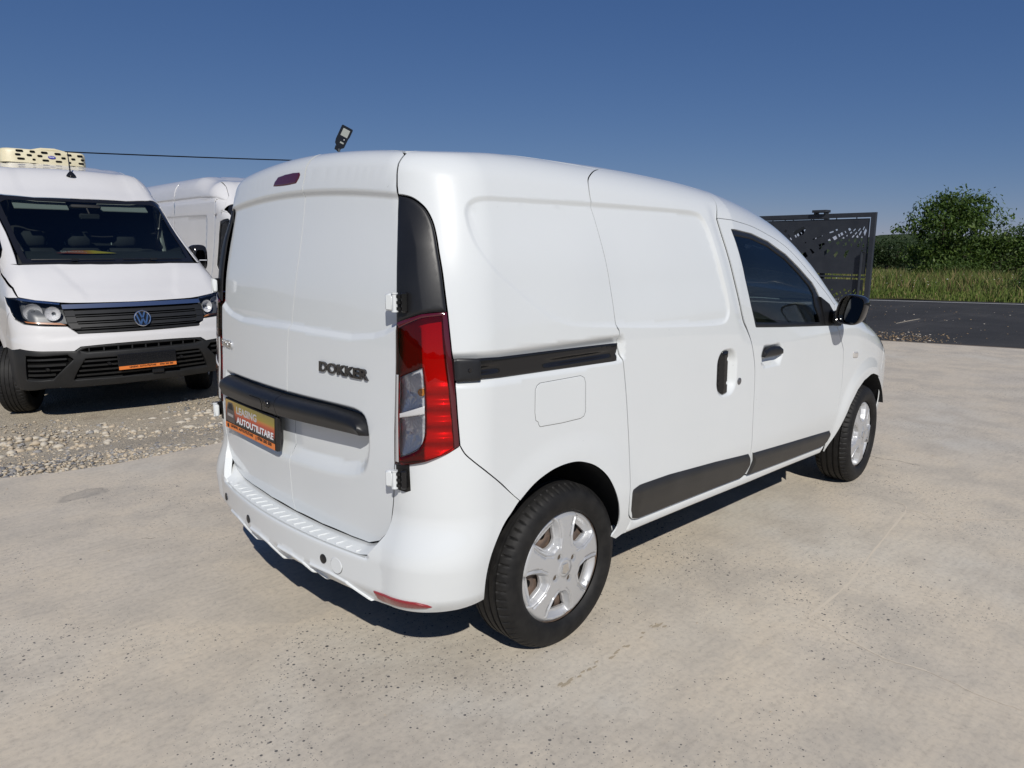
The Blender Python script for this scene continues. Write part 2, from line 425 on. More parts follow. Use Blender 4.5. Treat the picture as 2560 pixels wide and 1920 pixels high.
    for ri, idx in enumerate(rings_idx):
        A = P[idx]; B = A - d[idx] * flange; k = len(idx); verts += [A, B]
        edges_fwd = ri == 0
        fn = []
        for i in range(k):
            j = (i + 1) % k; a_, b_, c_, d_ = base + i, base + j, base + k + j, base + k + i
            quad = (a_, d_, c_, b_)
            nn = np.cross(B[i] - A[i], B[j] - A[i])
            out = nn if True else -nn
            # orient outwards: away from the panel interior
            faces.append(quad); fn.append(nn / max(np.linalg.norm(nn), 1e-12))
        fn = np.array(fn); ln.append(np.repeat(fn, 4, 0)); base += 2 * k
    P_all = np.concatenate(verts)
    if mirror: P_all = P_all * [1, -1, 1]
    LN = np.concatenate(ln)
    me = bpy.data.meshes.new(name); me.from_pydata(P_all.tolist(), [], [tuple(int(x) for x in f_) for f_ in faces]); 
    # make stored face winding agree with the wanted normals
    me.update()
    fnm = np.zeros(len(me.polygons) * 3); me.polygons.foreach_get('normal', fnm); fnm = fnm.reshape(-1, 3)
    if mirror: LN = LN * [1, -1, 1]
    st = np.array([p.loop_start for p in me.polygons]); want = LN[st]
    bad = np.where((fnm * want).sum(1) < 0)[0]
    if len(bad):
        bm = bmesh.new(); bm.from_mesh(me); bm.faces.ensure_lookup_table()
        bmesh.ops.reverse_faces(bm, faces=[bm.faces[int(i)] for i in bad]); bm.to_mesh(me); bm.free()
    # loop normals by vertex / face after reversal
    li = np.zeros(len(me.loops), int); me.loops.foreach_get('vertex_index', li)
    VN = np.zeros_like(P_all); VN[:len(N)] = N * ([1, -1, 1] if mirror else [1, 1, 1])
    lp_n = VN[li]; pst = np.zeros(len(me.polygons), int); ptot = np.zeros(len(me.polygons), int)
    me.polygons.foreach_get('loop_start', pst); me.polygons.foreach_get('loop_total', ptot)
    fn2 = np.repeat(want, ptot, 0); lp_n = np.where((li >= len(N))[:, None], fn2, lp_n)
    me.shade_smooth(); me.normals_split_custom_set(lp_n.tolist())
    return link(name, me, m_, parent, **props)

# ------------------------------------------------------------------ white panel van in the foreground
DW = [.82, .863, .859, .853, .83, .77, .696]; DR = [.015, .006, .018, .037, .085, .112]
DT = [1.779, 1.7995, 1.790, 1.764, 1.714, 1.639, 1.481, 1.247, 1.124, 1.046, .961, .867]
def F_van(P, bump=0.):
    x, y, z = P[..., 0], np.abs(P[..., 1]), P[..., 2]; xm = np.maximum
    W = (pchip([.25, .55, .85, 1.1, 1.35, 1.6, 1.8], DW, z) - pchip([2.0, 2.7, 3.2, 3.6, 3.9, 4.15], [0, .0055, .0077, .029, .078, .158], xm(x, 2.0))
         - pchip([1.8, 2.4, 2.9, 3.4], [0, .07, .105, .0814], xm(x, 1.8)) * np.clip((z - 1.0) / .6, 0, 1))
    a = y - W; b = pchip([.45, .75, 1.0, 1.3, 1.6, 1.8], DR, z) + .075 * y ** 2 - x
    if bump:
        s_ = 1 - sst(.45, .63, z); under = sst(.36, .27, z)
        b = b - s_ * (np.maximum(.088 - .10 * y ** 2, .050) - .035 * under); a = a - .010 * s_ * (1 - sst(.15, .40, x)) + .02 * under
    zr = pchip([.1, .5, 1.0, 1.5, 2.0, 2.4, 2.75, 3.1, 3.4, 3.65, 3.9, 4.15], DT, x)
    sl = (pchip([.1, .5, 1.0, 1.5, 2.0, 2.4, 2.75, 3.1, 3.4, 3.65, 3.9, 4.15], DT, x + .02) - zr) / .02
    c = (z - zr + np.interp(x, [.1, 1.5, 2.2, 2.6, 3.0, 3.4, 4.0], [.112, .039, .0415, .0665, .144, .127, .099]) * y ** 2) / np.sqrt(1 + sl ** 2)
    f_ = x - pchip([.3, .5, .75, .95], [4.27, 4.30, 4.29, 4.22], z) + .18 * y ** 2
    r_ = np.interp(x, [.1, 1.5, 2.2, 2.8, 3.4, 4.0], [.062, .131, .137, .125, .11, .15])
    return rmax(rmax(rmax(a, b, .205), f_, .15), c, r_)
F_bump = lambda P: F_van(P, 1.)
def srf(F, o, d, t=(.02, 3.)):
    return tuple(solve(F, np.array([o], float), np.array([d], float), t)[0])
def SX(x, z): return srf(F_van, (x, 0, z), (0, -1, 0))        # point on the right side
def TP(x, y): return srf(F_van, (x, y, .5), (0, 0, 1))        # point on top
def RX(y, z, F=None): return srf(F or F_van, (.9, y, z), (-1, 0, 0))  # point on the rear
sph = Sph((.9, 0, .95), math.pi)
sphq = Sph((1.0, 0, .95), math.pi + .75)
side = Side(.95)
van = thing('delivery_van', 'small white panel van with closed rear doors and red tail lights, nearest to us', 'van')
W_ = M['white']

# seams traced as points of the body
GAP = [(.164, -.567, 1.737), (.135, -.573, 1.706), (.124, -.579, 1.674), (.119, -.585, 1.639), (.116, -.593, 1.612)]
GAPL = [(.116, -.593, 1.612), (.108, -.599, 1.566), (.093, -.615, 1.475), (.071, -.635, 1.337), (.062, -.643, 1.222), (.055, -.648, 1.105), (.049, -.648, .997), (.042, -.648, .887), (.038, -.650, .786)]
GAPB = [(.037, -.645, .729), (.038, -.641, .682), (.038, -.633, .634), (.039, -.616, .57), (.038, -.588, .530), (.035, -.534, .488)]
PILF = [(.116, -.593, 1.612), (.13, -.639, 1.603), (.142, -.668, 1.585), (.15, -.691, 1.563), (.155, -.712, 1.528), (.154, -.729, 1.487), (.15, -.746, 1.436), (.148, -.762, 1.382), (.146, -.776, 1.318), (.146, -.786, 1.263)]
LITF = [(.146, -.786, 1.263), (.146, -.799, 1.172), (.148, -.808, 1.092), (.151, -.815, 1.014), (.152, -.82, .943), (.155, -.826, .858)]
LITB = [(.155, -.826, .858), (.144, -.82, .848), (.113, -.797, .829), (.067, -.741, .804), (.047, -.695, .791), (.038, -.650, .786)]
PILB = [(.062, -.643, 1.222), (.096, -.73, 1.254), (.146, -.786, 1.263)]
BSEAM = [(.155, -.826, .858), (.168, -.835, .83), (.195, -.847, .801), (.233, -.858, .766), (.285, -.861, .721), (.335, -.862, .674), (.379, -.863, .636)]
ARCH = [(.237, -.845, .345), (.243, -.849, .42), (.258, -.859, .491), (.302, -.863, .566), (.345, -.863, .606), (.379, -.863, .636), (.447, -.862, .679), (.518, -.862, .704), (.579, -.861, .714), (.643, -.861, .714), (.697, -.862, .703), (.765, -.862, .675), (.828, -.863, .628), (.873, -.863, .572), (.908, -.861, .505), (.929, -.853, .439), (.930, -.845, .388), (.90, -.839, .352)]
QD = [(.996, -.662, 1.748), (.94, -.684, 1.737), (.885, -.71, 1.715), (.852, -.728, 1.694), (.835, -.745, 1.665), (.828, -.761, 1.622), (.838, -.781, 1.564), (.85, -.805, 1.475), (.863, -.825, 1.385), (.877, -.839, 1.281), (.889, -.848, 1.18), (.903, -.85, 1.155), (.911, -.852, 1.115), (.928, -.855, 1.031), (.948, -.858, .909), (.962, -.86, .795), (.974, -.862, .679), (.979, -.862, .56), (.980, -.859, .49), (.992, -.853, .425), (1.02, -.848, .397)]
FDR = [(1.679, -.774, 1.586), (1.692, -.793, 1.522), (1.715, -.813, 1.442), (1.745, -.831, 1.346), (1.786, -.843, 1.237), (1.827, -.851, 1.136), (1.862, -.853, 1.088), (1.904, -.855, 1.024), (1.939, -.858, .931), (1.951, -.859, .847), (1.952, -.861, .735), (1.953, -.863, .622), (1.957, -.861, .50), (1.95, -.848, .369)]
FDT = [(1.679, -.774, 1.586), (1.82, -.773, 1.579), (2.02, -.757, 1.560), (2.20, -.747, 1.525), (2.35, -.747, 1.486), (2.473, -.756, 1.434), (2.626, -.774, 1.345), (2.761, -.792, 1.259), (2.845, -.806, 1.2), (2.905, -.818, 1.15)]
DF = [(2.905, -.818, 1.15), (2.905, -.84, 1.034), (2.935, -.85, .984), (2.993, -.851, .906), (3.010, -.852, .857), (3.016, -.855, .715), (3.001, -.856, .615), (2.974, -.855, .516), (2.953, -.845, .428), (2.93, -.832, .335)]
SDT = [(.996, -.662, 1.748), (1.134, -.646, 1.753), (1.282, -.646, 1.746), (1.451, -.647, 1.738), (1.619, -.653, 1.725), (1.685, -.662, 1.714), (1.725, -.682, 1.697), (1.733, -.708, 1.676), (1.722, -.735, 1.65), (1.70, -.758, 1.62), (1.679, -.774, 1.586)]

for _n in ('GAPB', 'PILF', 'LITB', 'PILB', 'BSEAM', 'ARCH', 'QD', 'FDR', 'FDT', 'DF'):
    globals()[_n] = smooth_line(globals()[_n], 4)
RECESS = np.array([(.345, 1.613), (.29, 1.608), (.258, 1.594), (.242, 1.574), (.236, 1.55), (.238, 1.498), (.255, 1.443), (.30, 1.385), (.385, 1.32), (.48, 1.257), (.565, 1.213), (.68, 1.187), (.89, 1.170), (1.113, 1.153), (1.49, 1.132), (1.63, 1.129), (1.675, 1.14), (1.698, 1.17), (1.698, 1.215), (1.67, 1.30), (1.635, 1.40), (1.602, 1.51), (1.58, 1.562), (1.552, 1.594), (1.50, 1.609), (1.364, 1.614), (.83, 1.617)])
RECESS = np.array(smooth_line([tuple(p) for p in RECESS] + [tuple(RECESS[0])], 3)[:-1])
def rect_sd(px_, pz, cx, cz, hx, hz, r_=0.02):
    qx = np.abs(px_ - cx) - hx + r_; qz = np.abs(pz - cz) - hz + r_
    return np.minimum(np.maximum(qx, qz), 0) + np.hypot(np.maximum(qx, 0), np.maximum(qz, 0)) - r_
def side_disp(P):
    x, z = P[:, 0], P[:, 2]; xz = np.stack([x, z], -1); s_ = sd(xz, RECESS)
    fade = sst(1.60, 1.40, z) * sst(1.0, .65, x); k = .0105 * (1 - fade) + .0028 * fade
    k = k * (1 - .45 * sst(1.35, 1.15, z))
    d = -k * sst(.002, -.014, s_)
    rw = np.hypot(x - .62, (z - .33) * 1.0); d = d + .007 * sst(.50, .40, rw) * sst(.30, .45, z)
    d = d - .022 * sst(.022, -.010, rect_sd(x, z, .52, 1.091, .40, .033, .01))
    d = d - .028 * sst(.012, -.022, rect_sd(x, z, 1.69, .909, .078, .098, .06))
    # soft bevel at the front edge of the sliding door
    fr = np.interp(z, [1.0, 1.14, 1.24, 1.35, 1.44, 1.52, 1.6], [1.90, 1.80, 1.755, 1.715, 1.685, 1.662, 1.648])
    d = d - .006 * sst(-.045, .02, x - fr) * sst(1.02, 1.15, z) * sst(1.66, 1.6, z)
    return d
RLINE = [SX(x, z) for x, z in [tuple(p) for p in RECESS] + [tuple(RECESS[0])]]
RROW = (-.002, .003, .0075, .012, .017)
rq_ = RECESS; ccw = area2(RECESS) > 0
BEV = [SX(np.interp(z, [1.0, 1.14, 1.24, 1.35, 1.44, 1.52, 1.6], [1.90, 1.80, 1.755, 1.715, 1.685, 1.662, 1.648]), z) for z in np.linspace(1.05, 1.62, 20)]
HOLS = [SX(1.69 + .072 * math.copysign(abs(math.cos(t)) ** .6, math.cos(t)), .909 + .092 * math.copysign(abs(math.sin(t)) ** .6, math.sin(t))) for t in np.linspace(0, 2 * math.pi, 40)]
RAILR = [SX(x, z) for x, z in ((.125, 1.062), (.125, 1.12), (.14, 1.124), (.5, 1.124), (.915, 1.124))]; RAILB = [SX(x, 1.058) for x in (.13, .5, .915)]
SLINES = [(RLINE, (-.017, -.012, -.0075, -.003, .0025, .0075, .012)), (RAILR, (-.018, -.010, -.004, .003, .010, .018)), (RAILB, (-.018, -.010, -.004, .003, .010, .018)), (HOLS, (-.02, -.013, -.006, 0, .006, .012)), (BEV, (-.04, -.025, -.01, .005, .02))]
# quarter panels (right, and mirrored left)
top_q = [TP(.19, -.565), TP(.4, -.610), TP(.7, -.640), TP(.9, -.655)]
low_q = [(1.02, -.848, .397), SX(1.0, .345), SX(.94, .33)]
outq = [GAP[0], TP(.178, -.562)] + top_q + QD + low_q + ARCH[::-1][:-20] + BSEAM[::-1][1:] + LITF[::-1][1:] + PILF[::-1][1:] + GAP[::-1][1:-1]
tail = lambda P: sst(.0, .0, P[:, 0])
for mir in (False, True):
    panel('quarter_panel', F_van, sphq, outq, W_, van, disp=side_disp, res=.014, mirror=mir, lines=SLINES[:3])
    panel('sliding_door' if not mir else 'side_panel', F_van, side, QD + [SX(1.06, .383), SX(1.3, .378), SX(1.68, .372), SX(1.93, .366)] + FDR[::-1][1:] + SDT[::-1][1:-1], W_, van, disp=side_disp, res=.014, mirror=mir, lines=SLINES)
SDOOR = bpy.data.objects['sliding_door']
# sill strip under the doors
sill = [SX(1.0, .345), (1.02, -.848, .397), SX(1.06, .379), SX(1.3, .374), SX(1.68, .368), SX(2.0, .362), SX(2.4, .349), SX(2.85, .334), SX(2.93, .33), SX(2.88, .285), SX(2.42, .30), SX(1.9, .312), SX(1.5, .322), SX(1.15, .328), SX(.94, .33)]
for mir in (False, True):
    panel('sill', F_van, Side(.7), sill, W_, van, res=.02, mirror=mir, rnd=(.02, .01), flange=.05)
# front door with window opening
WIN = [(1.775, -.787, 1.541), (1.83, -.784, 1.540), (2.0, -.770, 1.527), (2.19, -.760, 1.492), (2.379, -.764, 1.430), (2.53, -.778, 1.354), (2.662, -.789, 1.277), (2.70, -.80, 1.24), (2.735, -.815, 1.19), (2.78, -.83, 1.125), (2.86, -.842, 1.036), (2.712, -.842, 1.044), (2.223, -.845, 1.073), (1.95, -.85, 1.092), (1.941, -.85, 1.097), (1.898, -.843, 1.195), (1.851, -.831, 1.318), (1.809, -.811, 1.447)]
def fdoor_disp(P):
    x, z = P[:, 0], P[:, 2]; d = -.022 * sst(.010, -.02, rect_sd(x, z, 2.118, .945, .10, .048, .045))
    rw = np.hypot(x - 3.44, z - .33); d = d + .006 * sst(.52, .40, rw)
    return d
fdo = FDR + [SX(2.0, .365), SX(2.4, .352), SX(2.85, .337), (2.93, -.832, .335)] + DF[::-1][1:] + FDT[::-1][1:-1]
for mir in (False, True):
    fd = panel('front_door', F_van, side, fdo, W_, van, holes=[WIN], disp=fdoor_disp, res=.018, mirror=mir, lines=[([SX(2.118 + .09 * math.copysign(abs(math.cos(t)) ** .7, math.cos(t)), .945 + .042 * math.copysign(abs(math.sin(t)) ** .7, math.sin(t))) for t in np.linspace(0, 2 * math.pi, 30)], (-.014, -.007, 0, .006))])
    g = panel('window_glass', F_van, side, WIN, M['glass'], fd, gap=.001, offset=-.010, res=.05, flange=.003, mirror=mir)
    # black seal band round the glass
    wi = np.array(WIN); cen = wi.mean(0); inn = [(2.0 - 0, 0, 0)]
    WIN2 = [(1.806, -.787, 1.513), (1.85, -.784, 1.512), (2.0, -.770, 1.500), (2.18, -.760, 1.466), (2.36, -.764, 1.406), (2.51, -.778, 1.330), (2.62, -.789, 1.262), (2.66, -.80, 1.22), (2.662, -.82, 1.15), (2.70, -.83, 1.085), (2.70, -.842, 1.066), (2.223, -.845, 1.096), (1.962, -.85, 1.116), (1.954, -.85, 1.125), (1.912, -.843, 1.205), (1.868, -.831, 1.318), (1.83, -.811, 1.437)]
    panel('window_seal', F_van, side, WIN, M['black'], fd, holes=[WIN2], gap=.0005, offset=-.004, res=.03, flange=.012, rnd=(.008, .003), mirror=mir)
    if not mir: FD = fd
# fender, A-pillar strip, roof, windscreen, bonnet
FARCH = [(2.93, -.822, .285), (2.993, -.832, .355), (3.07, -.848, .449), (3.146, -.856, .544), (3.25, -.854, .625), (3.346, -.85, .666), (3.475, -.842, .687), (3.53, -.838, .686), (3.612, -.832, .667), (3.687, -.824, .643)]
FB = [(3.687, -.824, .643), (3.778, -.808, .699), (3.80, -.803, .759), (3.817, -.796, .809)]
def fend_disp(P):
    rw = np.hypot(P[:, 0] - 3.44, P[:, 2] - .31); return .010 * sst(.50, .40, rw)
HOODE = [TP(2.985, -.755), TP(3.2, -.74), TP(3.4, -.735), TP(3.55, -.735)]
HLT = [(3.62, -.775, .99), (3.70, -.785, .93), (3.79, -.79, .865), (3.83, -.785, .82)]
fen = FARCH + FB[1:] + HLT[::-1] + HOODE[::-1] + [(2.945, -.80, 1.155)] + DF
for mir in (False, True):
    panel('front_fender', F_van, Side(.75), fen, W_, van, disp=fend_disp, res=.018, mirror=mir)
WSE = [TP(1.95, -.575), TP(2.1, -.585), TP(2.3, -.600), TP(2.5, -.625), TP(2.69, -.67), TP(2.8, -.695), TP(2.9, -.72), TP(2.985, -.745)]
apil = [SDT[5], SDT[6], SDT[7], SDT[8], SDT[9]] + FDT + [(2.945, -.80, 1.155)] + WSE[::-1] + [TP(1.85, -.60)]
for mir in (False, True):
    panel('roof_pillar', F_van, side, apil, W_, van, res=.018, gap=.001, mirror=mir)
top = Top()
rl = [TP(.186, -.50), TP(.180, -.548)] + top_q + SDT[:6] + [TP(1.85, -.60), WSE[0]]
mirp = lambda L: [(p[0], -p[1], p[2]) for p in L]
def roof_disp(P):
    x, y = P[:, 0], np.abs(P[:, 1]); d = .010 * sst(.50, .44, y) * sst(.45, .62, x)
    for c in (0., .2, .4): d = d - .005 * sst(.022, .008, np.abs(y - c)) * sst(.6, .7, x) * sst(1.9, 1.7, x)
    return d
panel('roof', F_van, top, rl + mirp(rl)[::-1], W_, van, res=.022, gap=.0012, disp=roof_disp)
ws = WSE + [TP(3.2, -.60), TP(3.32, -.3), TP(3.36, 0)]
panel('windscreen', F_van, top, ws + mirp(ws)[::-1][1:], M['wsglass'], van, res=.05, offset=-.004)
hood = [TP(2.985, -.745), TP(3.2, -.735), TP(3.4, -.73), TP(3.55, -.73), TP(3.7, -.70), TP(3.9, -.60), TP(4.02, -.45), TP(4.08, -.2), TP(4.10, 0)]
hb = [TP(3.205, -.60), TP(3.325, -.3), TP(3.365, 0)]
hh = hood + mirp(hood)[::-1][1:]; back = mirp(hb) ; panel('bonnet', F_van, top, hood + mirp(hood)[::-1][1:] + [p for p in mirp(hb[:2])] + [hb[2]] + hb[1::-1], W_, van, res=.03)
sfr = Sph((3.0, 0, .62), 0)
fbm = [(3.687, -.824, .643), (3.778, -.808, .699), (3.80, -.803, .759), (3.83, -.785, .82), TP(3.95, -.62), TP(4.06, -.45), TP(4.12, -.2), TP(4.14, 0)]
fbl = [(3.80, -.79, .28), (4.0, -.6, .25), (4.2, -.3, .25), (4.27, 0, .25)]
farch2 = [(3.687, -.824, .643), (3.76, -.812, .585), (3.80, -.80, .48), (3.82, -.79, .36), (3.80, -.79, .28)]
ff = fbm + mirp(fbm)[::-1][1:] + mirp(farch2)[1:] + mirp(fbl)[1:] + fbl[::-1][1:] + farch2[::-1][1:-1]
panel('front_bumper', F_van, sfr, ff, W_, van, res=.03)
for mir in (False, True):
    panel('headlight', F_van, sfr, HLT + [TP(3.95, -.615), TP(3.9, -.63), TP(3.7, -.71), TP(3.57, -.735)], M['clear'], van, res=.03, offset=.002, mirror=mir)
    panel('lamp_bowl', F_van, sfr, HLT + [TP(3.95, -.615), TP(3.9, -.63), TP(3.7, -.71), TP(3.57, -.735)], M['dark'], van, res=.04, offset=-.012, mirror=mir)

# rear doors
VIS = lambda y: 1.648 - .09 * y * y
LOWR = np.array(smooth_line([(.60, .935), (.3, .932), (0, .932), (-.35, .936), (-.46, .932), (-.507, .905), (-.525, .83), (-.513, .756), (-.473, .706), (-.345, .676), (-.115, .660), (.277, .645), (.50, .66), (.565, .70), (.61, .78), (.62, .86), (.60, .935)], 3)[:-1])
def rear_disp(P):
    y, z = P[:, 1], P[:, 2]; ay = np.abs(y + .0)
    mid = np.interp(ay, [0, .2, .415, .536, .592, .64], [1.163, 1.159, 1.157, 1.171, 1.186, 1.208])
    d = -.013 * sst(.004, -.010, z - VIS(y)) * sst(-.004, .022, z - mid)
    d = d + .0035 * sst(.05, .012, z - VIS(y)) * sst(-.002, .004, z - VIS(y))
    s_ = sd(np.stack([y, z], -1), LOWR); wd = .028 + .045 * sst(.76, .68, z)
    d = d - .034 * sst(.012, -1., s_ / wd * 1.0)
    d = d - .008 * sst(.52, .455, z)
    return d
def seam_y(z): return -.048 * sst(1.0, 1.5, z) - .004
seam = [RX(seam_y(z), z) for z in np.linspace(.455, 1.70, 26)] + [srf(F_van, (.9, 0, .95), (-1, -.065, a)) for a in (1.02, 1.1)]
dtop = [TP(.178, -.075), TP(.184, -.30), TP(.183, -.45), TP(.178, -.535)]
dbot = [(.034, -.49, .470), (.026, -.388, .464), (.019, -.2, .458)]
seam = [RX(seam_y(z), z) for z in np.linspace(.455, 1.66, 24)]
rd = seam + dtop + GAP + GAPL[1:] + GAPB[:-4] + [(.037, -.552, .497)] + dbot
doors = []
MIDY = lambda ay: np.interp(ay, [0, .2, .415, .536, .592, .64], [1.163, 1.159, 1.157, 1.171, 1.186, 1.208])
yy_ = np.linspace(-.66, .66, 67)
lr_ = smooth_line([tuple(p) for p in LOWR] + [tuple(LOWR[0])], 2)
DLINES = [([RX(y, VIS(y)) for y in yy_], (-.011, -.007, -.003, .0015, .0045, .012, .025, .05)), ([RX(y, float(MIDY(abs(y))) + .009) for y in yy_], (-.013, -.006, 0, .006, .013)),
          ([RX(*p) for p in lr_], (-.072, -.06, -.048, -.036, -.026, -.018, -.010, -.003, .003))]
RDR = panel('rear_door', F_van, sph, rd, W_, van, disp=rear_disp, res=.0125, lines=DLINES)
seamL = seam
ld_ = [seam[0]] + mirp(dbot)[::-1] + mirp([(.037, -.552, .497)] + GAPB[:-4][::-1]) + mirp(GAPL[::-1]) + mirp(GAP[::-1][1:]) + mirp(dtop[::-1][:-1]) + [TP(.178, -.06)] + seam[::-1][:-1]
RDL = panel('rear_door', F_van, sph, ld_, W_, van, disp=rear_disp, res=.0125, lines=DLINES)
# black corner mouldings and tail lights on both rear corners
def ridge_disp(P):
    # crease running down the moulding and the lamp, seen in plan angle about the corner
    zr_ = P[:, 2]; a = np.arctan2(P[:, 1], .9 - P[:, 0]); ax = np.interp(zr_, [.8, .9, 1.25, 1.37, 1.45, 1.53, 1.6], [-.756, -.755, -.737, -.706, -.69, -.653, -.60]); xx = np.interp(zr_, [.8, .9, 1.25, 1.37, 1.45, 1.53, 1.6], [.08, .083, .096, .102, .109, .117, .13])
    a0 = np.arctan2(ax, .9 - xx); t = np.abs(a - a0)
    return .013 * np.clip(1 - t / np.where(a < a0, .11, .13), 0, 1) * sst(1.6, 1.45, zr_)
RDG = [(.13, -.60, 1.6), (.117, -.653, 1.53), (.109, -.69, 1.45), (.102, -.706, 1.37), (.096, -.737, 1.25), (.09, -.745, 1.1), (.083, -.755, .9), (.08, -.756, .8)]
RL_ = [(RDG, (-.012, -.004, 0, .004, .012))]
LEN = [(.056, -.668, 1.064), (.087, -.741, 1.098), (.088, -.748, 1.042), (.084, -.754, .936), (.080, -.753, .889), (.069, -.74, .851), (.051, -.706, .828), (.044, -.678, .816), (.044, -.672, .854), (.05, -.669, .963)]
LEN = LEN[:1] + smooth_line(LEN[1:8], 3) + LEN[8:]
for mir in (False, True):
    panel('corner_moulding', F_van, sph, PILF + PILB[::-1][1:] + GAPL[::-1][4:-1], M['black'], van, disp=ridge_disp, res=.010, offset=.002, rnd=(.012, .006), mirror=mir, lines=RL_)
    tl = panel('tail_light', F_van, sph, LITF + LITB[1:] + GAPL[::-1][1:5] + PILB[1:-1], M['red'], van, disp=ridge_disp, res=.010, offset=.005, rnd=(.010, .005), flange=.03, mirror=mir, holes=[LEN], lines=RL_)
    inner = LITF + LITB[1:] + GAPL[::-1][1:5] + PILB[1:-1]
    def lampback(P):
        z = P[:, 2]; a = np.arctan2(P[:, 1], .9 - P[:, 0])
        return ridge_disp(P) - .020 * (1 - ((z - 1.16) / .12) ** 2).clip(0, 1) - .006 * np.sin(z * 120) * sst(1.06, 1.0, z)
    panel('reflector_plate', F_van, sph, inner, M['red_in'], tl, disp=lampback, res=.010, lines=RL_, holes=[LEN], offset=-.012, gap=.004, flange=.004, mirror=mir)
    panel('clear_lens', F_van, sph, LEN, M['clear'], tl, disp=ridge_disp, res=.010, offset=.0055, rnd=(.006, .003), flange=.008, gap=.0005, lines=RL_, mirror=mir)
    def bowl(P):
        z = P[:, 2]; a = np.arctan2(P[:, 1], .9 - P[:, 0]); c1 = np.hypot((z - 1.015) / .065, (a + .70) / .085); c2 = np.hypot((z - .89) / .065, (a + .70) / .085)
        b = np.minimum(c1, c2)
        return ridge_disp(P) - .016 * (1 - np.minimum(b, 1) ** 2) + .0004 * np.sin(b * 42) * np.sin(np.arctan2(z - np.where(c1 < c2, 1.015, .89), (a + .70) * .9) * 22)
    panel('reflector_bowl', F_van, sph, LEN, M['bowl'], tl, disp=bowl, res=.005, offset=-.004, gap=.0012, flange=.012, mirror=mir)
    DIV = [(.05, -.671, .952), (.086, -.751, .984), (.084, -.752, .960), (.049, -.672, .940)]
    panel('lens_divider', F_van, sph, DIV, mat('lens_grey', (.55, .55, .55), .35), tl, disp=ridge_disp, res=.01, offset=.008, gap=0, rnd=(.005, .003), flange=.01, lines=RL_, mirror=mir)
    RIM = [(.051, -.655, 1.07), (.053, -.664, 1.07), (.046, -.666, .95), (.042, -.670, .80), (.0385, -.657, .80), (.045, -.654, .95)]
    panel('lens_edge', F_van, sph, RIM, mat('lens_edge_grey', (.42, .42, .42), .2, coat=1.), tl, disp=ridge_disp, res=.01, offset=.0075, gap=0, rnd=(.006, .003), flange=.004, mirror=mir)
    s = 1 if mir else -1
    b = MB(); b.tube([(.105, s * .728, 1.021), (.0755, s * .744, 1.023)], [.009, .012], 14); b.build('amber_bulb', M['amber'], tl)
    BRD = [(.146, -.786, 1.263), (.146, -.799, 1.172), (.148, -.808, 1.092), (.151, -.815, 1.014), (.152, -.82, .943), (.155, -.826, .858), (.141, -.817, .852), (.139, -.809, .95), (.137, -.803, 1.02), (.134, -.796, 1.09), (.133, -.786, 1.172), (.134, -.777, 1.25), (.098, -.728, 1.240), (.066, -.655, 1.208), (.064, -.645, 1.225), (.096, -.73, 1.254)]
    panel('lens_border', F_van, sph, BRD, M['darkred'], tl, disp=ridge_disp, res=.01, offset=.0058, gap=.0005, rnd=(.006, .003), flange=.004, mirror=mir)

# handle bar on the rear doors
def bar(y0, y1, name, par):
    ytop = lambda y: np.interp(y, [-.516, -.506, -.48, -.44, -.3, 0, .3, .56, .60], [.872, .893, .909, .915, .920, .913, .912, .917, .905])
    ybot = lambda y: np.interp(y, [-.516, -.3, 0, .3, .60], [.852, .843, .830, .826, .826])
    ys = np.linspace(y0, y1, 40); V_ = []; k = 13
    for y in ys:
        t_, b_ = ytop(y), ybot(y); dep = .040 * min(1, .25 + 6 * min(abs(y + .519), abs(.604 - y)) ** .75 * 3)
        dep = min(dep, .040)
        for j in range(k):
            a = j / (k - 1); z = b_ + (t_ - b_) * a; prof = np.interp(a, [0, .08, .5, .72, .86, 1], [.15, .72, 1.0, .93, .70, .0])
            xb = .013 + .075 * y * y + .012 * (z - .83); V_.append((xb - dep * prof, y, z))
        V_ += [(.05 + .075 * y * y, y, t_ - .006), (.05 + .075 * y * y, y, b_ + .006)]
    kk = k + 2; F_ = [(i * kk + j, i * kk + (j + 1) % kk, (i + 1) * kk + (j + 1) % kk, (i + 1) * kk + j) for i in range(len(ys) - 1) for j in range(kk)]
    F_ += [tuple(range(kk)), tuple((len(ys) - 1) * kk + j for j in range(kk))[::-1]]
    return MB().add(V_, F_).build(name, M['black'], par, smooth=40)
bar(-.516, .0285, 'handle_bar', RDR); bl = bar(.0315, .60, 'handle_bar', RDL)
b = MB(); b.lathe([(.0, -.004), (.011, -.004), (.014, 0), (.016, .004), (.016, .02)], 20, 'x', (-.031, .085, .872)); b.build('lock', M['gloss_black'], RDL)
xb = -.0285
b = MB(); pts = [(xb, .125, .838), (xb, .125, .866), (xb, .14, .884), (xb + .003, .235, .884)]; b.tube(pts, .0012, 6); b.build('grip_seam', M['void'], RDL)

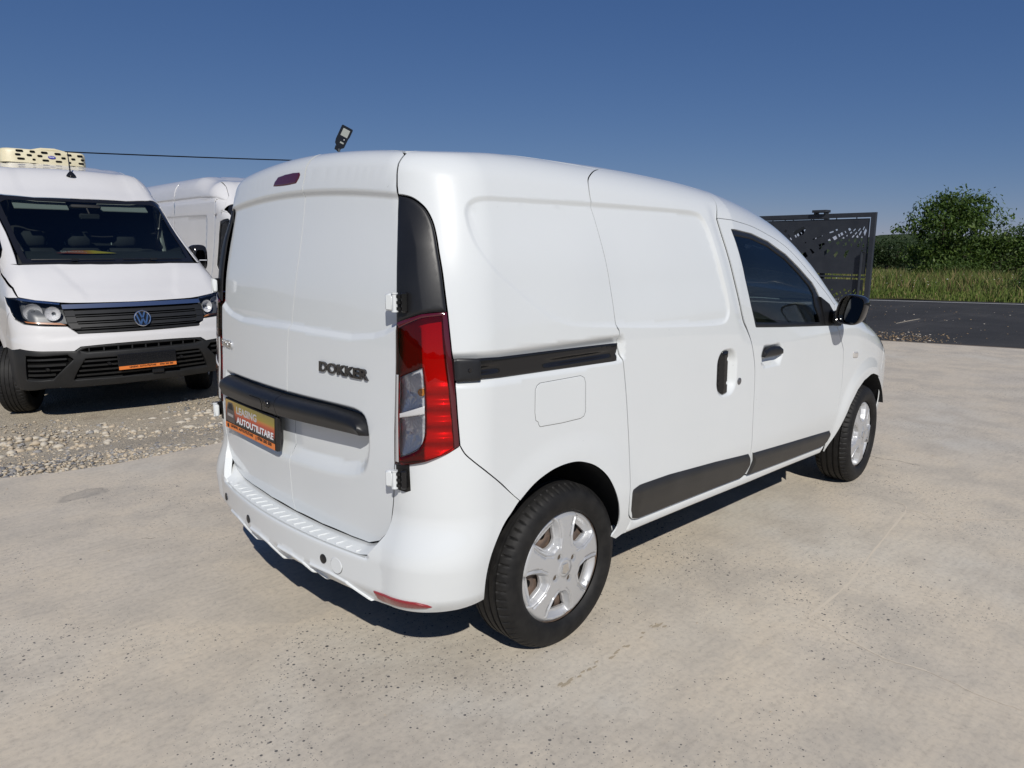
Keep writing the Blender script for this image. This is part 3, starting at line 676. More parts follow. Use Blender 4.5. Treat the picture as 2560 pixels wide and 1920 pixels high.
# number plate holder with printed card
plate = thing('t', 't', 't'); bpy.data.objects.remove(plate)
pc = np.array([.0065, .3031, .757]); ya = .0486; xa_ = np.array([-math.sin(ya), -math.cos(ya), 0]); za_ = np.array([.045, 0, 1.]); za_ /= np.linalg.norm(za_); na_ = np.cross(xa_, za_); na_ = na_ if na_[0] < 0 else -na_
Rm = Matrix((xa_, -na_, za_)).transposed()
PL = MB().box(pc, (.524, .018, .132), Rm, bev=.004).build('number_plate', M['ink'], van, smooth=30)
def onpl(a, b_, h=.0105): return tuple(pc + xa_ * a + za_ * b_ + na_ * h)
M['card'] = mat('printed_card', (.5, .2, .05), .35)
nn_ = NT(M['card']); sx_ = nn_.n('ShaderNodeSeparateXYZ'); nn_.l(nn_.coord('UV'), sx_.inputs[0])
base_ = nn_.ramp(sx_.outputs[1], [(.0, (.012, .010, .010)), (.16, (.02, .014, .012)), (.24, (.30, .045, .03)), (.5, (.50, .10, .045)), (.60, (.52, .20, .05)), (.68, (.34, .26, .045)), (1.0, (.24, .20, .06))])
left_ = nn_.ramp(sx_.outputs[1], [(.0, (.02, .012, .01)), (.3, (.12, .03, .02)), (.55, (.38, .12, .05)), (1.0, (.42, .30, .09))])
nn_.l(nn_.mix(nn_.ramp(sx_.outputs[0], [(.1, (0,) * 3), (.32, (1,) * 3)]), left_, base_), nn_.b.inputs['Base Color'])
def quad(name, pts, m_, par, uv=True):
    me = bpy.data.meshes.new(name); me.from_pydata([tuple(p) for p in pts], [], [tuple(range(len(pts)))])
    l_ = me.uv_layers.new()
    for i, c_ in enumerate([(0, 0), (1, 0), (1, 1), (0, 1)][:len(pts)]): l_.data[i].uv = c_
    return link(name, me, m_, par)
quad('printed_card', [onpl(-.253, -.036), onpl(.247, -.036), onpl(.247, .060), onpl(-.253, .060)], M['card'], PL)
quad('orange_strip', [onpl(-.256, -.0625), onpl(.250, -.0625), onpl(.250, -.038), onpl(-.256, -.038)], M['orange'], PL)
text_on('printed_text', 'LEASING', .040, onpl(-.13, .008, .0115), xa_, za_, mat('silver_print', (.50, .48, .46), .4), PL, bold=.0016, width=.21)
text_on('printed_text', 'AUTOUTILITARE', .036, onpl(-.13, -.031, .0115), xa_, za_, M['paper'], PL, bold=.0014, width=.368)
text_on('printed_text', 'LEASING  AUTOUTILITARE', .0155, onpl(-.195, -.0545, .0115), xa_, za_, M['ink'], PL, bold=.0006, width=.235)
text_on('printed_text', '0766 205 500', .017, onpl(.085, -.0550, .0115), xa_, za_, M['ink'], PL, bold=.0008, width=.135)
# tiny pictogram of a van on the card, a phone mark and a disc
b = MB()
def flat(poly, h=.0112):
    return [onpl(p, q_, h) for p, q_ in poly]
def poly_obj(name, poly, m_, par, h=.0112):
    me = bpy.data.meshes.new(name); me.from_pydata(flat(poly, h), [], [tuple(range(len(poly)))]); return link(name, me, m_, par)
poly_obj('van_picture', [(-.245, -.030), (-.238, .020), (-.222, .050), (-.175, .052), (-.160, .036), (-.152, .005), (-.150, -.033), (-.20, -.034)], mat('print_grey', (.09, .075, .07), .4), PL)
poly_obj('van_picture_window', [(-.226, .022), (-.213, .045), (-.180, .046), (-.167, .020)], M['ink'], PL, .0116)
poly_obj('van_picture_grille', [(-.228, .004), (-.165, .002), (-.165, -.010), (-.228, -.008)], M['paper'] if False else mat('print_light', (.35, .33, .32), .4), PL, .0116)
poly_obj('phone_mark', [(.066, -.058), (.075, -.058), (.075, -.043), (.066, -.043)], mat('print_brown', (.25, .09, .03), .4), PL, .0116)
poly_obj('disc_mark', [(-.225 + .011 * math.cos(t), -.050 + .009 * math.sin(t)) for t in np.linspace(0, 6.28, 14)[:-1]], M['ink'], PL, .0116)

# badges
def wrap_text(name, txt, ya_, yb_, z0, h, m_, par, depth, bold):
    me = text_mesh(txt, 1., .1, bold); co = np.zeros(len(me.vertices) * 3); me.vertices.foreach_get('co', co); co = co.reshape(-1, 3)
    lo_, hi = co.min(0), co.max(0); t = (co - lo_) / (hi - lo_); y = ya_ + (yb_ - ya_) * t[:, 0]; z = z0 + h * t[:, 1]
    P = solve(F_van, np.stack([0 * y + .9, y, z], -1), np.broadcast_to([-1., 0, 0], (len(y), 3)), (.05, 3.5)); P[:, 0] += .004 - depth * t[:, 2]
    me.vertices.foreach_set('co', P.ravel()); me.update(); return link(name, me, m_, par)
wrap_text('name_badge', 'DOKKER', -.238, -.516, 1.033, .036, mat('dark_chrome', (.03, .03, .034), .12, .6, coat=1.), RDR, .011, .03)
wrap_text('maker_badge', 'DACIA', .636, .515, 1.034, .032, M['chrome'], RDL, .010, .03)

# high brake light
BR = [(.1, .178, 1.676), (.1, .171, 1.694), (.102, .145, 1.709), (.101, .09, 1.715), (.101, .03, 1.717), (.101, -.018, 1.715), (.1, -.024, 1.708), (.099, -.018, 1.694), (.096, -.001, 1.678), (.096, .083, 1.675)]
panel('brake_light', F_van, sph, BR, M['darkred'], van, offset=.004, rnd=(.008, .004), res=.012, disp=rear_disp, gap=0)

# hinges: white leaf, black pin block
for z, xo, yo in ((1.292, .050, .648), (.748, .024, .660)):
    for s in (-1, 1):
        h = MB().box((xo - .012, s * yo, z), (.020, .028, .052), rotz(s * -.45), bev=.005)
        h.tube([(xo - .010, s * (yo + .021), z - .027), (xo - .010, s * (yo + .021), z + .027)], .0085, 12)
        for dz in (-.029, .025): h.tube([(xo - .010, s * (yo + .021), z + dz), (xo - .010, s * (yo + .021), z + dz + .004)], .0105, 12)
        hp = h.build('hinge', W_, van, smooth=40)
        k = MB().box((xo + .012, s * (yo + .042), z), (.026, .018, .060), rotz(s * -.6), bev=.004)
        for dz in (-.018, 0, .018): k.box((xo - .002, s * (yo + .032), z + dz), (.012, .014, .008), rotz(s * -.5))
        k.build('hinge_block', M['gloss_black'], hp, smooth=30)
        if z < 1:
            pk = [(.040, -.654, .786), (.058, -.703, .794), (.058, -.706, .712), (.052, -.690, .704), (.040, -.654, .706)]
            panel('hinge_pocket', F_bump, sph, pk, M['ink'], hp, offset=.0008, res=.02, gap=0, flange=.003, mirror=s > 0)

# rear bumper with step pad
SHO = [RX(y, .454, F_bump) for y in (-.545, -.50, -.44, -.36, -.28, -.2, -.1)] + [RX(0, .454, F_bump)]
bot = [(-.03, 0, .283), (-.022, -.25, .285), (.0, -.5, .291), (.06, -.72, .30), (.15, -.82, .306), (.237, -.845, .316)]
bot = [RX(0, .284, F_bump), RX(-.25, .286, F_bump), RX(-.5, .292, F_bump), RX(-.66, .298, F_bump), (.085, -.76, .303), (.15, -.815, .308), (.237, -.845, .318)]
half = bot + ARCH[1:21] + BSEAM[::-1][1:] + LITB[1:] + GAPB[:-4] + SHO
full = half + mirp(half)[::-1][1:-1]
def bump_disp(P):
    y, z = P[:, 1], P[:, 2]; d = 0 * y
    ed = sst(.57, .545, np.abs(y)); d = d - .010 * (1 - np.sqrt(np.clip(1 - np.clip(1 - (.456 - z) / .012, 0, 1) ** 2, 0, 1))) * ed * (z < .47)
    d = d - .014 * (1 - np.sqrt(np.clip(1 - np.clip(1 - (z - .283) / .02, 0, 1) ** 2, 0, 1)))
    # skid-plate teeth: raised ridges with a recessed field below each
    for yc, w0 in ((.33, .13), (.085, .13), (-.165, .135), (-.40, .15)):
        t = (y - yc) * -1
        line = np.interp(t, [-w0, -w0 * .2, w0 * .3, w0 * .62, w0], [.352, .352, .342, .315, .285])
        inside = sst(-w0 - .004, -w0 + .006, t) * sst(w0 + .004, w0 - .01, t)
        d = d + .010 * inside * sst(.013, .004, np.abs(z - line + .004)) - .012 * inside * sst(.0, -.014, z - line)
    return d
BL_ = []
for yc, w0 in ((.33, .13), (.085, .13), (-.165, .135), (-.40, .15)):
    BL_.append(([RX(yc - t, float(np.interp(t, [-w0, -w0 * .2, w0 * .3, w0 * .62, w0], [.352, .352, .342, .315, .285])) - .004, F_bump) for t in np.linspace(-w0 - .004, w0, 40)], (-.018, -.013, -.009, -.004, 0, .004, .009, .014)))
BL_.append(([RX(y, .450, F_bump) for y in np.linspace(-.56, .56, 60)], (-.008, -.004, 0, .004)))
BL_.append(([RX(y, .290, F_bump) for y in np.linspace(-.66, .66, 60)], (-.012, -.006, 0, .004)))
for s in (-1, 1): BL_.append(([RX(s * y, .334, F_bump) for y in (.60, .66, .72, .76)], (-.03, 0, .03)))
BUMP = panel('rear_bumper', F_bump, Sph((.9, 0, .42), math.pi), full, W_, van, gap=.0006, disp=bump_disp, res=.0125, flange=.03, lines=BL_)
inn_ = [(.038, -.575, .520), (.036, -.552, .492)] + [(p[0] - .004, p[1], p[2] - .006) for p in dbot] + [(.0125, 0, .4495)]
ys = np.linspace(-.60, .60, 57); V_ = []
for y in ys:
    o_ = np.array(RX(y, .454, F_bump)); o_[0] += .0105; o_[2] = .4555 + .012 * sst(.50, .57, abs(y))
    zi = np.interp(abs(y), [0, .2, .388, .49, .552, .575], [.4555, .4565, .462, .469, .497, .522]); xi = .013 + .10 * y * y + .012
    for t in (0, .12, .5, .9, 1.): V_.append((o_[0] + (xi - o_[0]) * t, y, o_[2] + (zi - o_[2]) * t + .0015 * math.sin(math.pi * t)))
SH = MB().add(V_, [(i * 5 + j, i * 5 + j + 1, i * 5 + j + 6, i * 5 + j + 5) for i in range(56) for j in range(4)]).build('step_pad', W_, BUMP, smooth=40)
rib = MB().box((0, 0, 0), (.046, .007, .005), bev=.002).mesh('tread_rib', 40)
rib.materials.append(W_)
for i, y in enumerate(np.linspace(.50, -.49, 20)):
    o_ = np.array(RX(y, .454, F_bump)); xi = .025 + .1 * y * y
    r_ = bpy.data.objects.new('tread_rib', rib); col.objects.link(r_); r_.parent = BUMP; r_.location = ((o_[0] * .55 + xi * .45), y, .4575 + .004 * abs(y)); r_.rotation_euler = (0, 0, -.25 - .3 * y)
for y, z in ((.545, .387), (.235, .383), (-.335, .395)):
    p = np.array(RX(y, z, F_bump)); nv = np.array([-1, .38 * y, .05]); nv /= np.linalg.norm(nv)
    MB().tube([p - nv * .01, p + nv * .003, p + nv * .0042], [.0165, .0165, .0135], 22).tube([p + nv * .004, p + nv * .0015], [.0075, .006], 16).build('parking_sensor', M['black'], BUMP, smooth=30)
p = np.array(RX(-.405, .390, F_bump)); nv = np.array([-1, -.16, .05]); nv /= np.linalg.norm(nv)
MB().tube([p - nv * .012, p + nv * .0015, p + nv * .0028], [.0285, .0285, .0265], 32).build('tow_hook_cover', W_, BUMP, smooth=30)
MB().tube([p - nv * .012, p + nv * .0004], [.0302, .0302], 32).build('cover_gap', M['ink'], BUMP, smooth=30)
for mir in (False,):
    REF = [(.039, -.545, .350), (.043, -.58, .350), (.05, -.65, .352), (.07, -.715, .352), (.088, -.745, .343), (.097, -.757, .335), (.089, -.742, .327), (.05, -.655, .315), (.043, -.575, .309), (.041, -.552, .318)]
    panel('rear_reflector', F_bump, Sph((.9, 0, .42), math.pi), REF, M['red_flat'], BUMP, res=.012, offset=.003, gap=0, rnd=(.006, .004), mirror=mir)

# sliding door rail, fuel flap, handles, trims, side repeater
RAIL = [(.158, 1.121), (.158, 1.06), (.30, 1.056), (.60, 1.050), (.872, 1.043), (.895, 1.045), (.90, 1.112), (.86, 1.114), (.60, 1.118), (.30, 1.121)]
for mir in (False, True):
    def rail_disp(P):
        z = P[:, 2]; x = P[:, 0]; zc = np.interp(x, [.15, .9], [1.091, 1.079])
        return -.007 * sst(.012, .006, np.abs(z - zc + .004)) * sst(.225, .232, x)
    rl_ = panel('door_rail', F_van, side, [SX(*p) for p in RAIL], M['gloss_black'], van, offset=-.004, disp=rail_disp, res=.009, gap=.0, rnd=(.008, .004), flange=.02, mirror=mir)
    EC = [(.150, 1.122), (.150, 1.060), (.157, 1.055), (.222, 1.054), (.225, 1.06), (.225, 1.119), (.222, 1.122), (.157, 1.126)]
    ec = panel('rail_end_cap', F_van, side, [SX(*p) for p in EC], M['black'], rl_, offset=.008, res=.012, gap=0, rnd=(.012, .008), flange=.028, mirror=mir)
    if not mir:
        q = np.array(SX(.188, 1.089)); MB().tube([q + [0, -.005, 0], q + [0, -.0105, 0]], [.007, .006], 14).build('screw', M['gloss_black'], rl_)
FUEL = [(.478, 1.016), (.463, 1.009), (.455, .995), (.453, .92), (.457, .893), (.468, .886), (.470, .878), (.477, .868), (.587, .863), (.684, .863), (.703, .869), (.711, .884), (.711, .985), (.703, 1.007), (.684, 1.016)]
fo = [SX(*p) for p in FUEL]
def ring_panel(name, F, ch, out, wd, m_, par, off, mirror=False):
    """thin dark joint line along an outline"""
    P = np.array(out); q = ch.uv(P); 
    if area2(q) < 0: P = P[::-1]
    c = P.mean(0); o, i = [], []
    return panel(name, F, ch, out, m_, par, offset=off, gap=-wd, res=.03, flange=.004, mirror=mirror)
ff_ = panel('fuel_flap', F_van, side, fo, W_, van, offset=.0012, gap=.0008, res=.02, rnd=(.003, .001), flange=.003)
ring_panel('flap_joint', F_van, side, fo, .0006, M['ink'], ff_, .0005)
TRS = [(.995, .536), (1.257, .532), (1.628, .509), (1.935, .484), (1.945, .47), (1.953, .435), (1.925, .385), (1.90, .372), (1.676, .378), (1.297, .386), (1.066, .390), (1.02, .400), (.998, .44)]
TRF = [(1.975, .484), (1.985, .479), (2.409, .453), (2.918, .424), (2.932, .41), (2.90, .37), (2.86, .345), (2.396, .357), (1.996, .370), (1.965, .372), (1.978, .40), (1.992, .44)]
def trim_disp(P):
    x, z = P[:, 0], P[:, 2]; zt = np.interp(x, [1.0, 1.26, 1.63, 1.95, 2.41, 2.93], [.538, .532, .509, .482, .453, .424])
    return .010 * sst(.0, .030, zt - z) - .006 * sst(.05, .13, zt - z) - .004 * sst(1.06, 1.0, x)
for mir in (False, True):
    dpar = (bpy.data.objects['sliding_door'] if not mir else bpy.data.objects['side_panel'])
    panel('door_trim', F_van, side, [SX(*p) for p in TRS], M['trim'], dpar, offset=.006, disp=trim_disp, res=.010, gap=0, rnd=(.010, .008), flange=.016, mirror=mir)
    panel('door_trim', F_van, side, [SX(*p) for p in TRF], M['trim'], FD if not mir else fd, offset=.006, disp=trim_disp, res=.010, gap=0, rnd=(.010, .008), flange=.016, mirror=mir)
# sliding door handle and lock
HS = [(1.612, .965), (1.625, .985), (1.648, 1.005), (1.695, 1.007), (1.695, .978), (1.688, .975), (1.688, .965), (1.695, .962), (1.695, .868), (1.688, .866), (1.688, .858), (1.697, .855), (1.697, .817), (1.662, .813), (1.64, .823), (1.617, .858)]
panel('door_handle', F_van, side, [SX(*p) for p in HS], M['gloss_black'], SDOOR, offset=.003, res=.012, gap=0, rnd=(.012, .007), flange=.02, disp=lambda P: -.018 * sst(1.655, 1.645, P[:, 0]))
q = np.array(SX(1.80, .857)); MB().tube([q + [0, .004, 0], q + [0, -.004, 0], q + [0, -.005, 0]], [.0155, .0155, .013], 20).tube([q + [0, -.004, 0], q + [0, -.0065, 0]], [.009, .008], 16).build('lock', mat('lock_metal', (.25, .25, .26), .35, .8), SDOOR)
HF = [(2.018, .945), (2.018, .972), (2.06, .986), (2.118, .991), (2.18, .984), (2.215, .968), (2.217, .944), (2.17, .940), (2.06, .942)]
panel('door_handle', F_van, side, [SX(*p) for p in HF], M['black'], FD, offset=.016, res=.012, gap=0, rnd=(.016, .012), flange=.022)
BK = [(3.15, .855), (3.16, .862), (3.215, .857), (3.228, .85), (3.23, .828), (3.22, .82), (3.165, .825), (3.153, .832)]
panel('side_repeater', F_van, side, [SX(*p) for p in BK], mat('repeater_lens', (.55, .53, .50), .2, coat=1.), van, offset=.006, res=.01, gap=0, rnd=(.01, .005))
# wing mirrors
for s in (-1, 1):
    y = lambda v_: s * v_
    tri = MB(); P3 = [(2.755, .835, 1.045), (2.94, .846, 1.030), (2.945, .845, 1.05), (2.865, .838, 1.10), (2.80, .828, 1.16), (2.72, .812, 1.20)]
    tri.add([(a, y(b_ + .006), c_) for a, b_, c_ in P3] + [(a, y(b_ - .05), c_) for a, b_, c_ in P3], [tuple(range(6)), tuple(range(11, 5, -1))] + [(i, (i + 1) % 6, 6 + (i + 1) % 6, 6 + i) for i in range(6)])
    tri.box((2.845, y(.872), 1.085), (.055, .075, .075), bev=.018)
    wm = tri.build('wing_mirror', M['black'], van, smooth=30)
    # housing: rounded shell, open face towards the rear
    cy, cz, hy, hz = .957, 1.135, .067, .078; k = 28; V_ = []; F_ = []
    def rr(t, a, b_, p=3.2): c_, s_ = math.cos(t), math.sin(t); return a * math.copysign(abs(c_) ** (2 / p), c_), b_ * math.copysign(abs(s_) ** (2 / p), s_)
    secs = [(2.765, .90, .90), (2.76, .965, .965), (2.765, 1.0, 1.0), (2.79, 1.03, 1.03), (2.83, 1.0, 1.0), (2.865, .88, .90), (2.885, .66, .70), (2.893, .35, .38), (2.895, .02, .02)]
    for x_, a, b_ in secs:
        for i in range(k):
            u_, w_ = rr(2 * math.pi * i / k, hy * a, hz * b_); V_.append((x_ + .10 * (u_ + .0) * .35, y(cy + u_ + .02 * w_ / hz), cz + w_ - .02 * u_ / hy * .5))
    for j in range(len(secs) - 1):
        for i in range(k): F_.append((j * k + i, j * k + (i + 1) % k, (j + 1) * k + (i + 1) % k, (j + 1) * k + i))
    MB().add(V_, F_).build('mirror_housing', M['gloss_black'], wm, smooth=50)
    gl = []
    for i in range(k):
        u_, w_ = rr(2 * math.pi * i / k, hy * .91, hz * .91); gl.append((2.784 - .26 * u_, y(cy + u_ + .02 * w_ / hz), cz + w_ - .01 * u_ / hy))
    tilt = s
    MB().add(gl, [tuple(range(k))]).build('mirror_glass', M['mirror'], wm, smooth=None)

# dark shells behind the panel gaps, wheel wells, floor, cabin
def grid_shell(name, F, ch, u0, u1, v0, v1, nu, nv_, off, keep, m_, par):
    U, V2 = np.meshgrid(np.linspace(u0, u1, nu), np.linspace(v0, v1, nv_), indexing='ij'); q = np.stack([U.ravel(), V2.ravel()], -1)
    o, d = ch.ray(q); P = solve(F, o, d, ch.t, off); ok = keep(P).reshape(nu, nv_)
    F_ = [(i * nv_ + j, (i + 1) * nv_ + j, (i + 1) * nv_ + j + 1, i * nv_ + j + 1) for i in range(nu - 1) for j in range(nv_ - 1) if ok[i, j] and ok[i + 1, j] and ok[i, j + 1] and ok[i + 1, j + 1]]
    used = sorted({a for f_ in F_ for a in f_}); mp = {a: i for i, a in enumerate(used)}
    me = bpy.data.meshes.new(name); me.from_pydata(P[used].tolist(), [], [tuple(mp[a] for a in f_) for f_ in F_]); me.shade_smooth()
    return link(name, me, m_, par)
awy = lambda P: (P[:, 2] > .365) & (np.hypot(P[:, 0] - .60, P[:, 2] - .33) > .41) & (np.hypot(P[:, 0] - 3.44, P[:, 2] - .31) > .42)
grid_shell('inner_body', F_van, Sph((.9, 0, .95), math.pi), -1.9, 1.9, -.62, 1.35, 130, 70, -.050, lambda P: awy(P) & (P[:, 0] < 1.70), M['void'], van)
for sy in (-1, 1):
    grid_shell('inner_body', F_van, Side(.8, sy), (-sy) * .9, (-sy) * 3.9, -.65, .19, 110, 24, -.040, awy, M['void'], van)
grid_shell('headlining', F_van, top, .2, 1.98, -.6, .6, 30, 20, -.03, lambda P: P[:, 0] > 0, M['dark'], van)
b = MB(); b.box((1.71, 0, .95), (.02, 1.54, 1.10)); b.box((1.712, 0, 1.56), (.02, 1.26, .16)); b.build('bulkhead', mat('bulkhead_grey', (.10, .105, .11), .6), van)
b = MB(); b.box((2.05, 0, .42), (2.2, 1.40, .06)); b.box((1.55, 0, .33), (2.4, .12, .12)); b.box((.62, 0, .30), (.10, 1.25, .10)); b.box((2.5, .2, .40), (1.3, .6, .05)); b.box((.25, 0, .42), (.3, 1.2, .06)); b.build('underbody', M['void'], van)
for x_ in (.62, 3.455):
    for s in (-1, 1):
        r0 = .372 if x_ < 1 else .385; V_ = []; F_ = []; n_ = 30
        for i in range(n_ + 1):
            t = math.radians((0 if x_ < 1 else 18) + (172 if x_ < 1 else 160) * i / n_); 
            for yy in (.825, .60, .45): V_.append((x_ + r0 * math.cos(t), s * yy, .335 + r0 * math.sin(t)))
        F_ = [(i * 3 + j, i * 3 + j + 1, i * 3 + j + 4, i * 3 + j + 3) for i in range(n_) for j in range(2)]
        F_ += [tuple(i * 3 + 2 for i in range(n_ + 1))]
        MB().add(V_, F_).build('wheel_well', mat('wheel_well_felt', (.016, .017, .019), .8), van, smooth=60)
# seats, dashboard, steering wheel, handbrake side trims
for y in (.36, -.36):
    b = MB().box((2.05, y, .74), (.48, .48, .16), bev=.05).box((1.80, y, 1.06), (.13, .46, .56), Matrix.Rotation(-.2, 3, 'Y'), bev=.05).box((1.755, y, 1.42), (.09, .24, .16), bev=.04); b.build('seat', M['seat'], van, smooth=50)
b = MB().box((2.86, 0, .93), (.42, 1.42, .20), bev=.07).box((2.74, .36, 1.03), (.22, .34, .10), bev=.04).box((2.7, 0, .7), (.3, .3, .5), bev=.04); b.build('dashboard', M['dark'], van, smooth=50)
b = MB(); c = Vector((2.55, .36, 1.02)); ax = Vector((-.85, 0, .5)).normalized(); e1 = Vector((0, 1, 0)); e2 = ax.cross(e1)
b.tube([c + (e1 * math.cos(t) + e2 * math.sin(t)) * .185 for t in np.linspace(0, 2 * math.pi, 33)], .015, 8); b.tube([c - e1 * .18, c + e1 * .18], .018, 8); b.tube([c, c - ax * .2], .03, 8); b.build('steering_wheel', M['dark'], van, smooth=50)

# wheels
def make_wheel(nm, x_, y_, s, phase, r_t=.3085, wdt=.195, rc=.2125, parent=None, cap=True, steer=0.):
    """s=-1: outer face towards -y"""
    wh = bpy.data.objects.new(nm, None); col.objects.link(wh); wh.parent = parent; wh.location = (x_, y_, r_t - .004); wh.rotation_euler = (0, 0, steer); wh.empty_display_size = .1
    seg = 180; h = wdt / 2
    prof = [(rc - .004, h - .012), (rc + .004, h - .002), (rc + .016, h + .004), (r_t - .055, h + .008), (r_t - .032, h + .004), (r_t - .018, h - .006), (r_t - .009, h - .016), (r_t - .0035, h - .028)]
    gro = []
    y0 = h - .034
    for g_ in (.052, .018, -.018, -.052):
        gro += [(r_t, g_ + .0065), (r_t - .0075, g_ + .005), (r_t - .0075, g_ - .005), (r_t, g_ - .0065)]
    prof = prof + [(r_t - .001, y0)] + gro + [(r_t - .001, -y0)] + [(a, -b_) for a, b_ in prof[::-1]]
    V_ = []; F_ = []; k = len(prof)
    for i in range(seg * 2):
        t = 2 * math.pi * i / (seg * 2); sip = (i % 6) == 0
        for j, (r_, hh_) in enumerate(prof):
            dr = 0
            if sip and r_ > r_t - .012 and .06 < abs(hh_) : dr = -.0065
            V_.append(((r_ + dr) * math.cos(t), s * hh_, (r_ + dr) * math.sin(t)))
    F_ = [(i * k + j, i * k + j + 1, ((i + 1) % (seg * 2)) * k + j + 1, ((i + 1) % (seg * 2)) * k + j) for i in range(seg * 2) for j in range(k - 1)]
    MB().add(V_, F_).build('tyre', M['rubber'], wh, smooth=32)
    st = MB(); st.lathe([(rc - .002, s * (h - .02)), (rc - .006, s * (h - .05)), (rc - .03, s * (h - .075)), (.175, s * (h - .055)), (.13, s * (h - .045)), (.09, s * (h - .06)), (.0, s * (h - .05))], 60, 'y'); st.build('rim', M['steel'], wh)
    for i in range(10):
        ho = MB(); t = 2 * math.pi * i / 10 + .2; c_ = np.array([.152 * math.cos(t), s * (h - .049), .152 * math.sin(t)]); ho.tube([c_ - [0, s * .002, 0], c_ + [0, s * .003, 0]], .016, 14); ho.build('vent_hole', M['void'], wh)
    if not cap: return wh
    K5 = 2 * math.pi / 5
    def hub(P):
        x, z = P[:, 0], P[:, 2]; r_ = np.hypot(x, z); t = np.arctan2(z, x); a = ((t - phase + K5 / 2) % K5) - K5 / 2; arc = np.abs(a) * r_
        hw = np.interp(r_, [.05, .085, .12, .16, .19], [.055, .040, .034, .042, .054]); e_ = arc - hw
        hgt = .012 * (1 - (r_ / .2) ** 2); val = sst(-.001, .010, e_) * sst(.088, .102, r_)
        hgt = hgt - val * (.022 * sst(.198, .172, r_) + .003)
        hgt = hgt - .004 * sst(.0035, .001, np.abs(e_ + .010)) * sst(.08, .09, r_) * sst(.192, .188, r_)
        hgt = hgt + .0025 * sst(.004, .0, np.abs(e_ + .003)) * sst(.08, .095, r_) * sst(.192, .186, r_)
        hgt = hgt - np.where(r_ > .192, .016 * ((np.maximum(r_, .192) - .192) / .0205) ** 2, 0)
        for bi in range(4):
            tb = phase + .6 + bi * math.pi / 2; db = np.hypot(x - .054 * math.cos(tb), z - .054 * math.sin(tb)); hgt = hgt - .012 * sst(.0145, .0115, db)
        return hgt + .002 * sst(.034, .030, r_) - .003 * sst(.031, .028, r_)
    pol = lambda r_, t: (r_ * math.cos(t), 0, r_ * math.sin(t))
    hols = []; hl = []
    for k5 in range(5):
        c5 = phase + K5 * (k5 + .5); pts = []
        hwf = lambda r_: float(np.interp(r_, [.05, .085, .12, .16, .19], [.055, .040, .034, .042, .054]))
        for r_ in np.linspace(.118, .170, 6): pts.append(pol(r_, c5 + (K5 / 2 - (hwf(r_) + .013) / r_)))
        for r_ in np.linspace(.170, .118, 6): pts.append(pol(r_, c5 - (K5 / 2 - (hwf(r_) + .013) / r_)))
        pts.append(pol(.108, c5 - .10)); pts.append(pol(.108, c5 + .10)); hols.append(smooth_line(pts + [pts[0]], 2)[:-1])
        ln5 = [pol(r_, c5 + (K5 / 2 - (hwf(r_) + .004) / r_)) for r_ in np.linspace(.192, .094, 14)] + [pol(.092, c5)] + [pol(r_, c5 - (K5 / 2 - (hwf(r_) + .004) / r_)) for r_ in np.linspace(.094, .192, 14)]
        hl.append((ln5, (-.017, -.0145, -.012, -.009, -.006, -.003, 0, .003, .006)))
    for bi in range(4):
        tb = phase + .6 + bi * math.pi / 2; hl.append(([(.054 * math.cos(tb) + .013 * math.cos(t), 0, .054 * math.sin(tb) + .013 * math.sin(t)) for t in np.linspace(0, 6.283, 20)], (-.0015, 0, .0015)))
    hl.append(([pol(.0300, t) for t in np.linspace(0, 6.283, 30)], (-.002, 0, .002, .004)))
    k_ = rc / .2125
    hc = panel('hubcap', lambda P: (P[:, 1] * s - (h - .010)), Disc(s), [pol(.2125, t) for t in np.linspace(0, 2 * math.pi, 121)[:-1]], M['silver'], wh, holes=hols, gap=0, res=.008, disp=hub, lines=hl, flange=.010)
    hc.scale = (k_, 1, k_)
    for bi in range(4):
        bo = MB(); tb = phase + .6 + bi * math.pi / 2; c_ = np.array([.054 * math.cos(tb), s * (h - .014), .054 * math.sin(tb)]); bo.tube([c_, c_ + [0, s * .008, 0], c_ + [0, s * .009, 0]], [.0095, .0095, .007], 6); bo.build('bolt', M['bolt'], wh, smooth=30)
    lg = MB(); sh = [(-.019, -.012), (.0, -.021), (.019, -.012), (.012, .017), (-.012, .017)]
    lg.prism(sh, lambda a, b_, hh_: (a, hh_, b_), s * (h + .002), s * (h + .0065)); lg.build('emblem', M['chrome'], wh, smooth=30)
    return wh
make_wheel('wheel', .643, -.735, -1, R(84), parent=van); make_wheel('wheel', 3.453, -.743, -1, R(62), parent=van, steer=R(4))
make_wheel('wheel', .643, .735, 1, R(84), parent=van); make_wheel('wheel', 3.453, .743, 1, R(62), parent=van, steer=R(4))
# front end: grille, lower intake, plate carrier
nose = lambda y, z: srf(F_van, (3.0, y, z), (1, 0, 0))
for nm, pts in (('front_grille', [(0, .80), (.35, .80), (.52, .78), (.46, .70), (0, .68)]), ('lower_intake', [(0, .50), (.45, .50), (.55, .44), (.42, .36), (0, .35)])):
    L = [nose(*p) for p in pts]; panel(nm, F_van, sfr, L + [(p[0], -p[1], p[2]) for p in L[::-1] if abs(p[1]) > 1e-6], M['black'], van, offset=.004, res=.04, gap=0, rnd=(.02, .006))
MB().box(np.array(nose(0, .585)) + [.012, 0, 0], (.014, .52, .115), bev=.004).build('front_plate_carrier', M['gloss_black'], van, smooth=30)

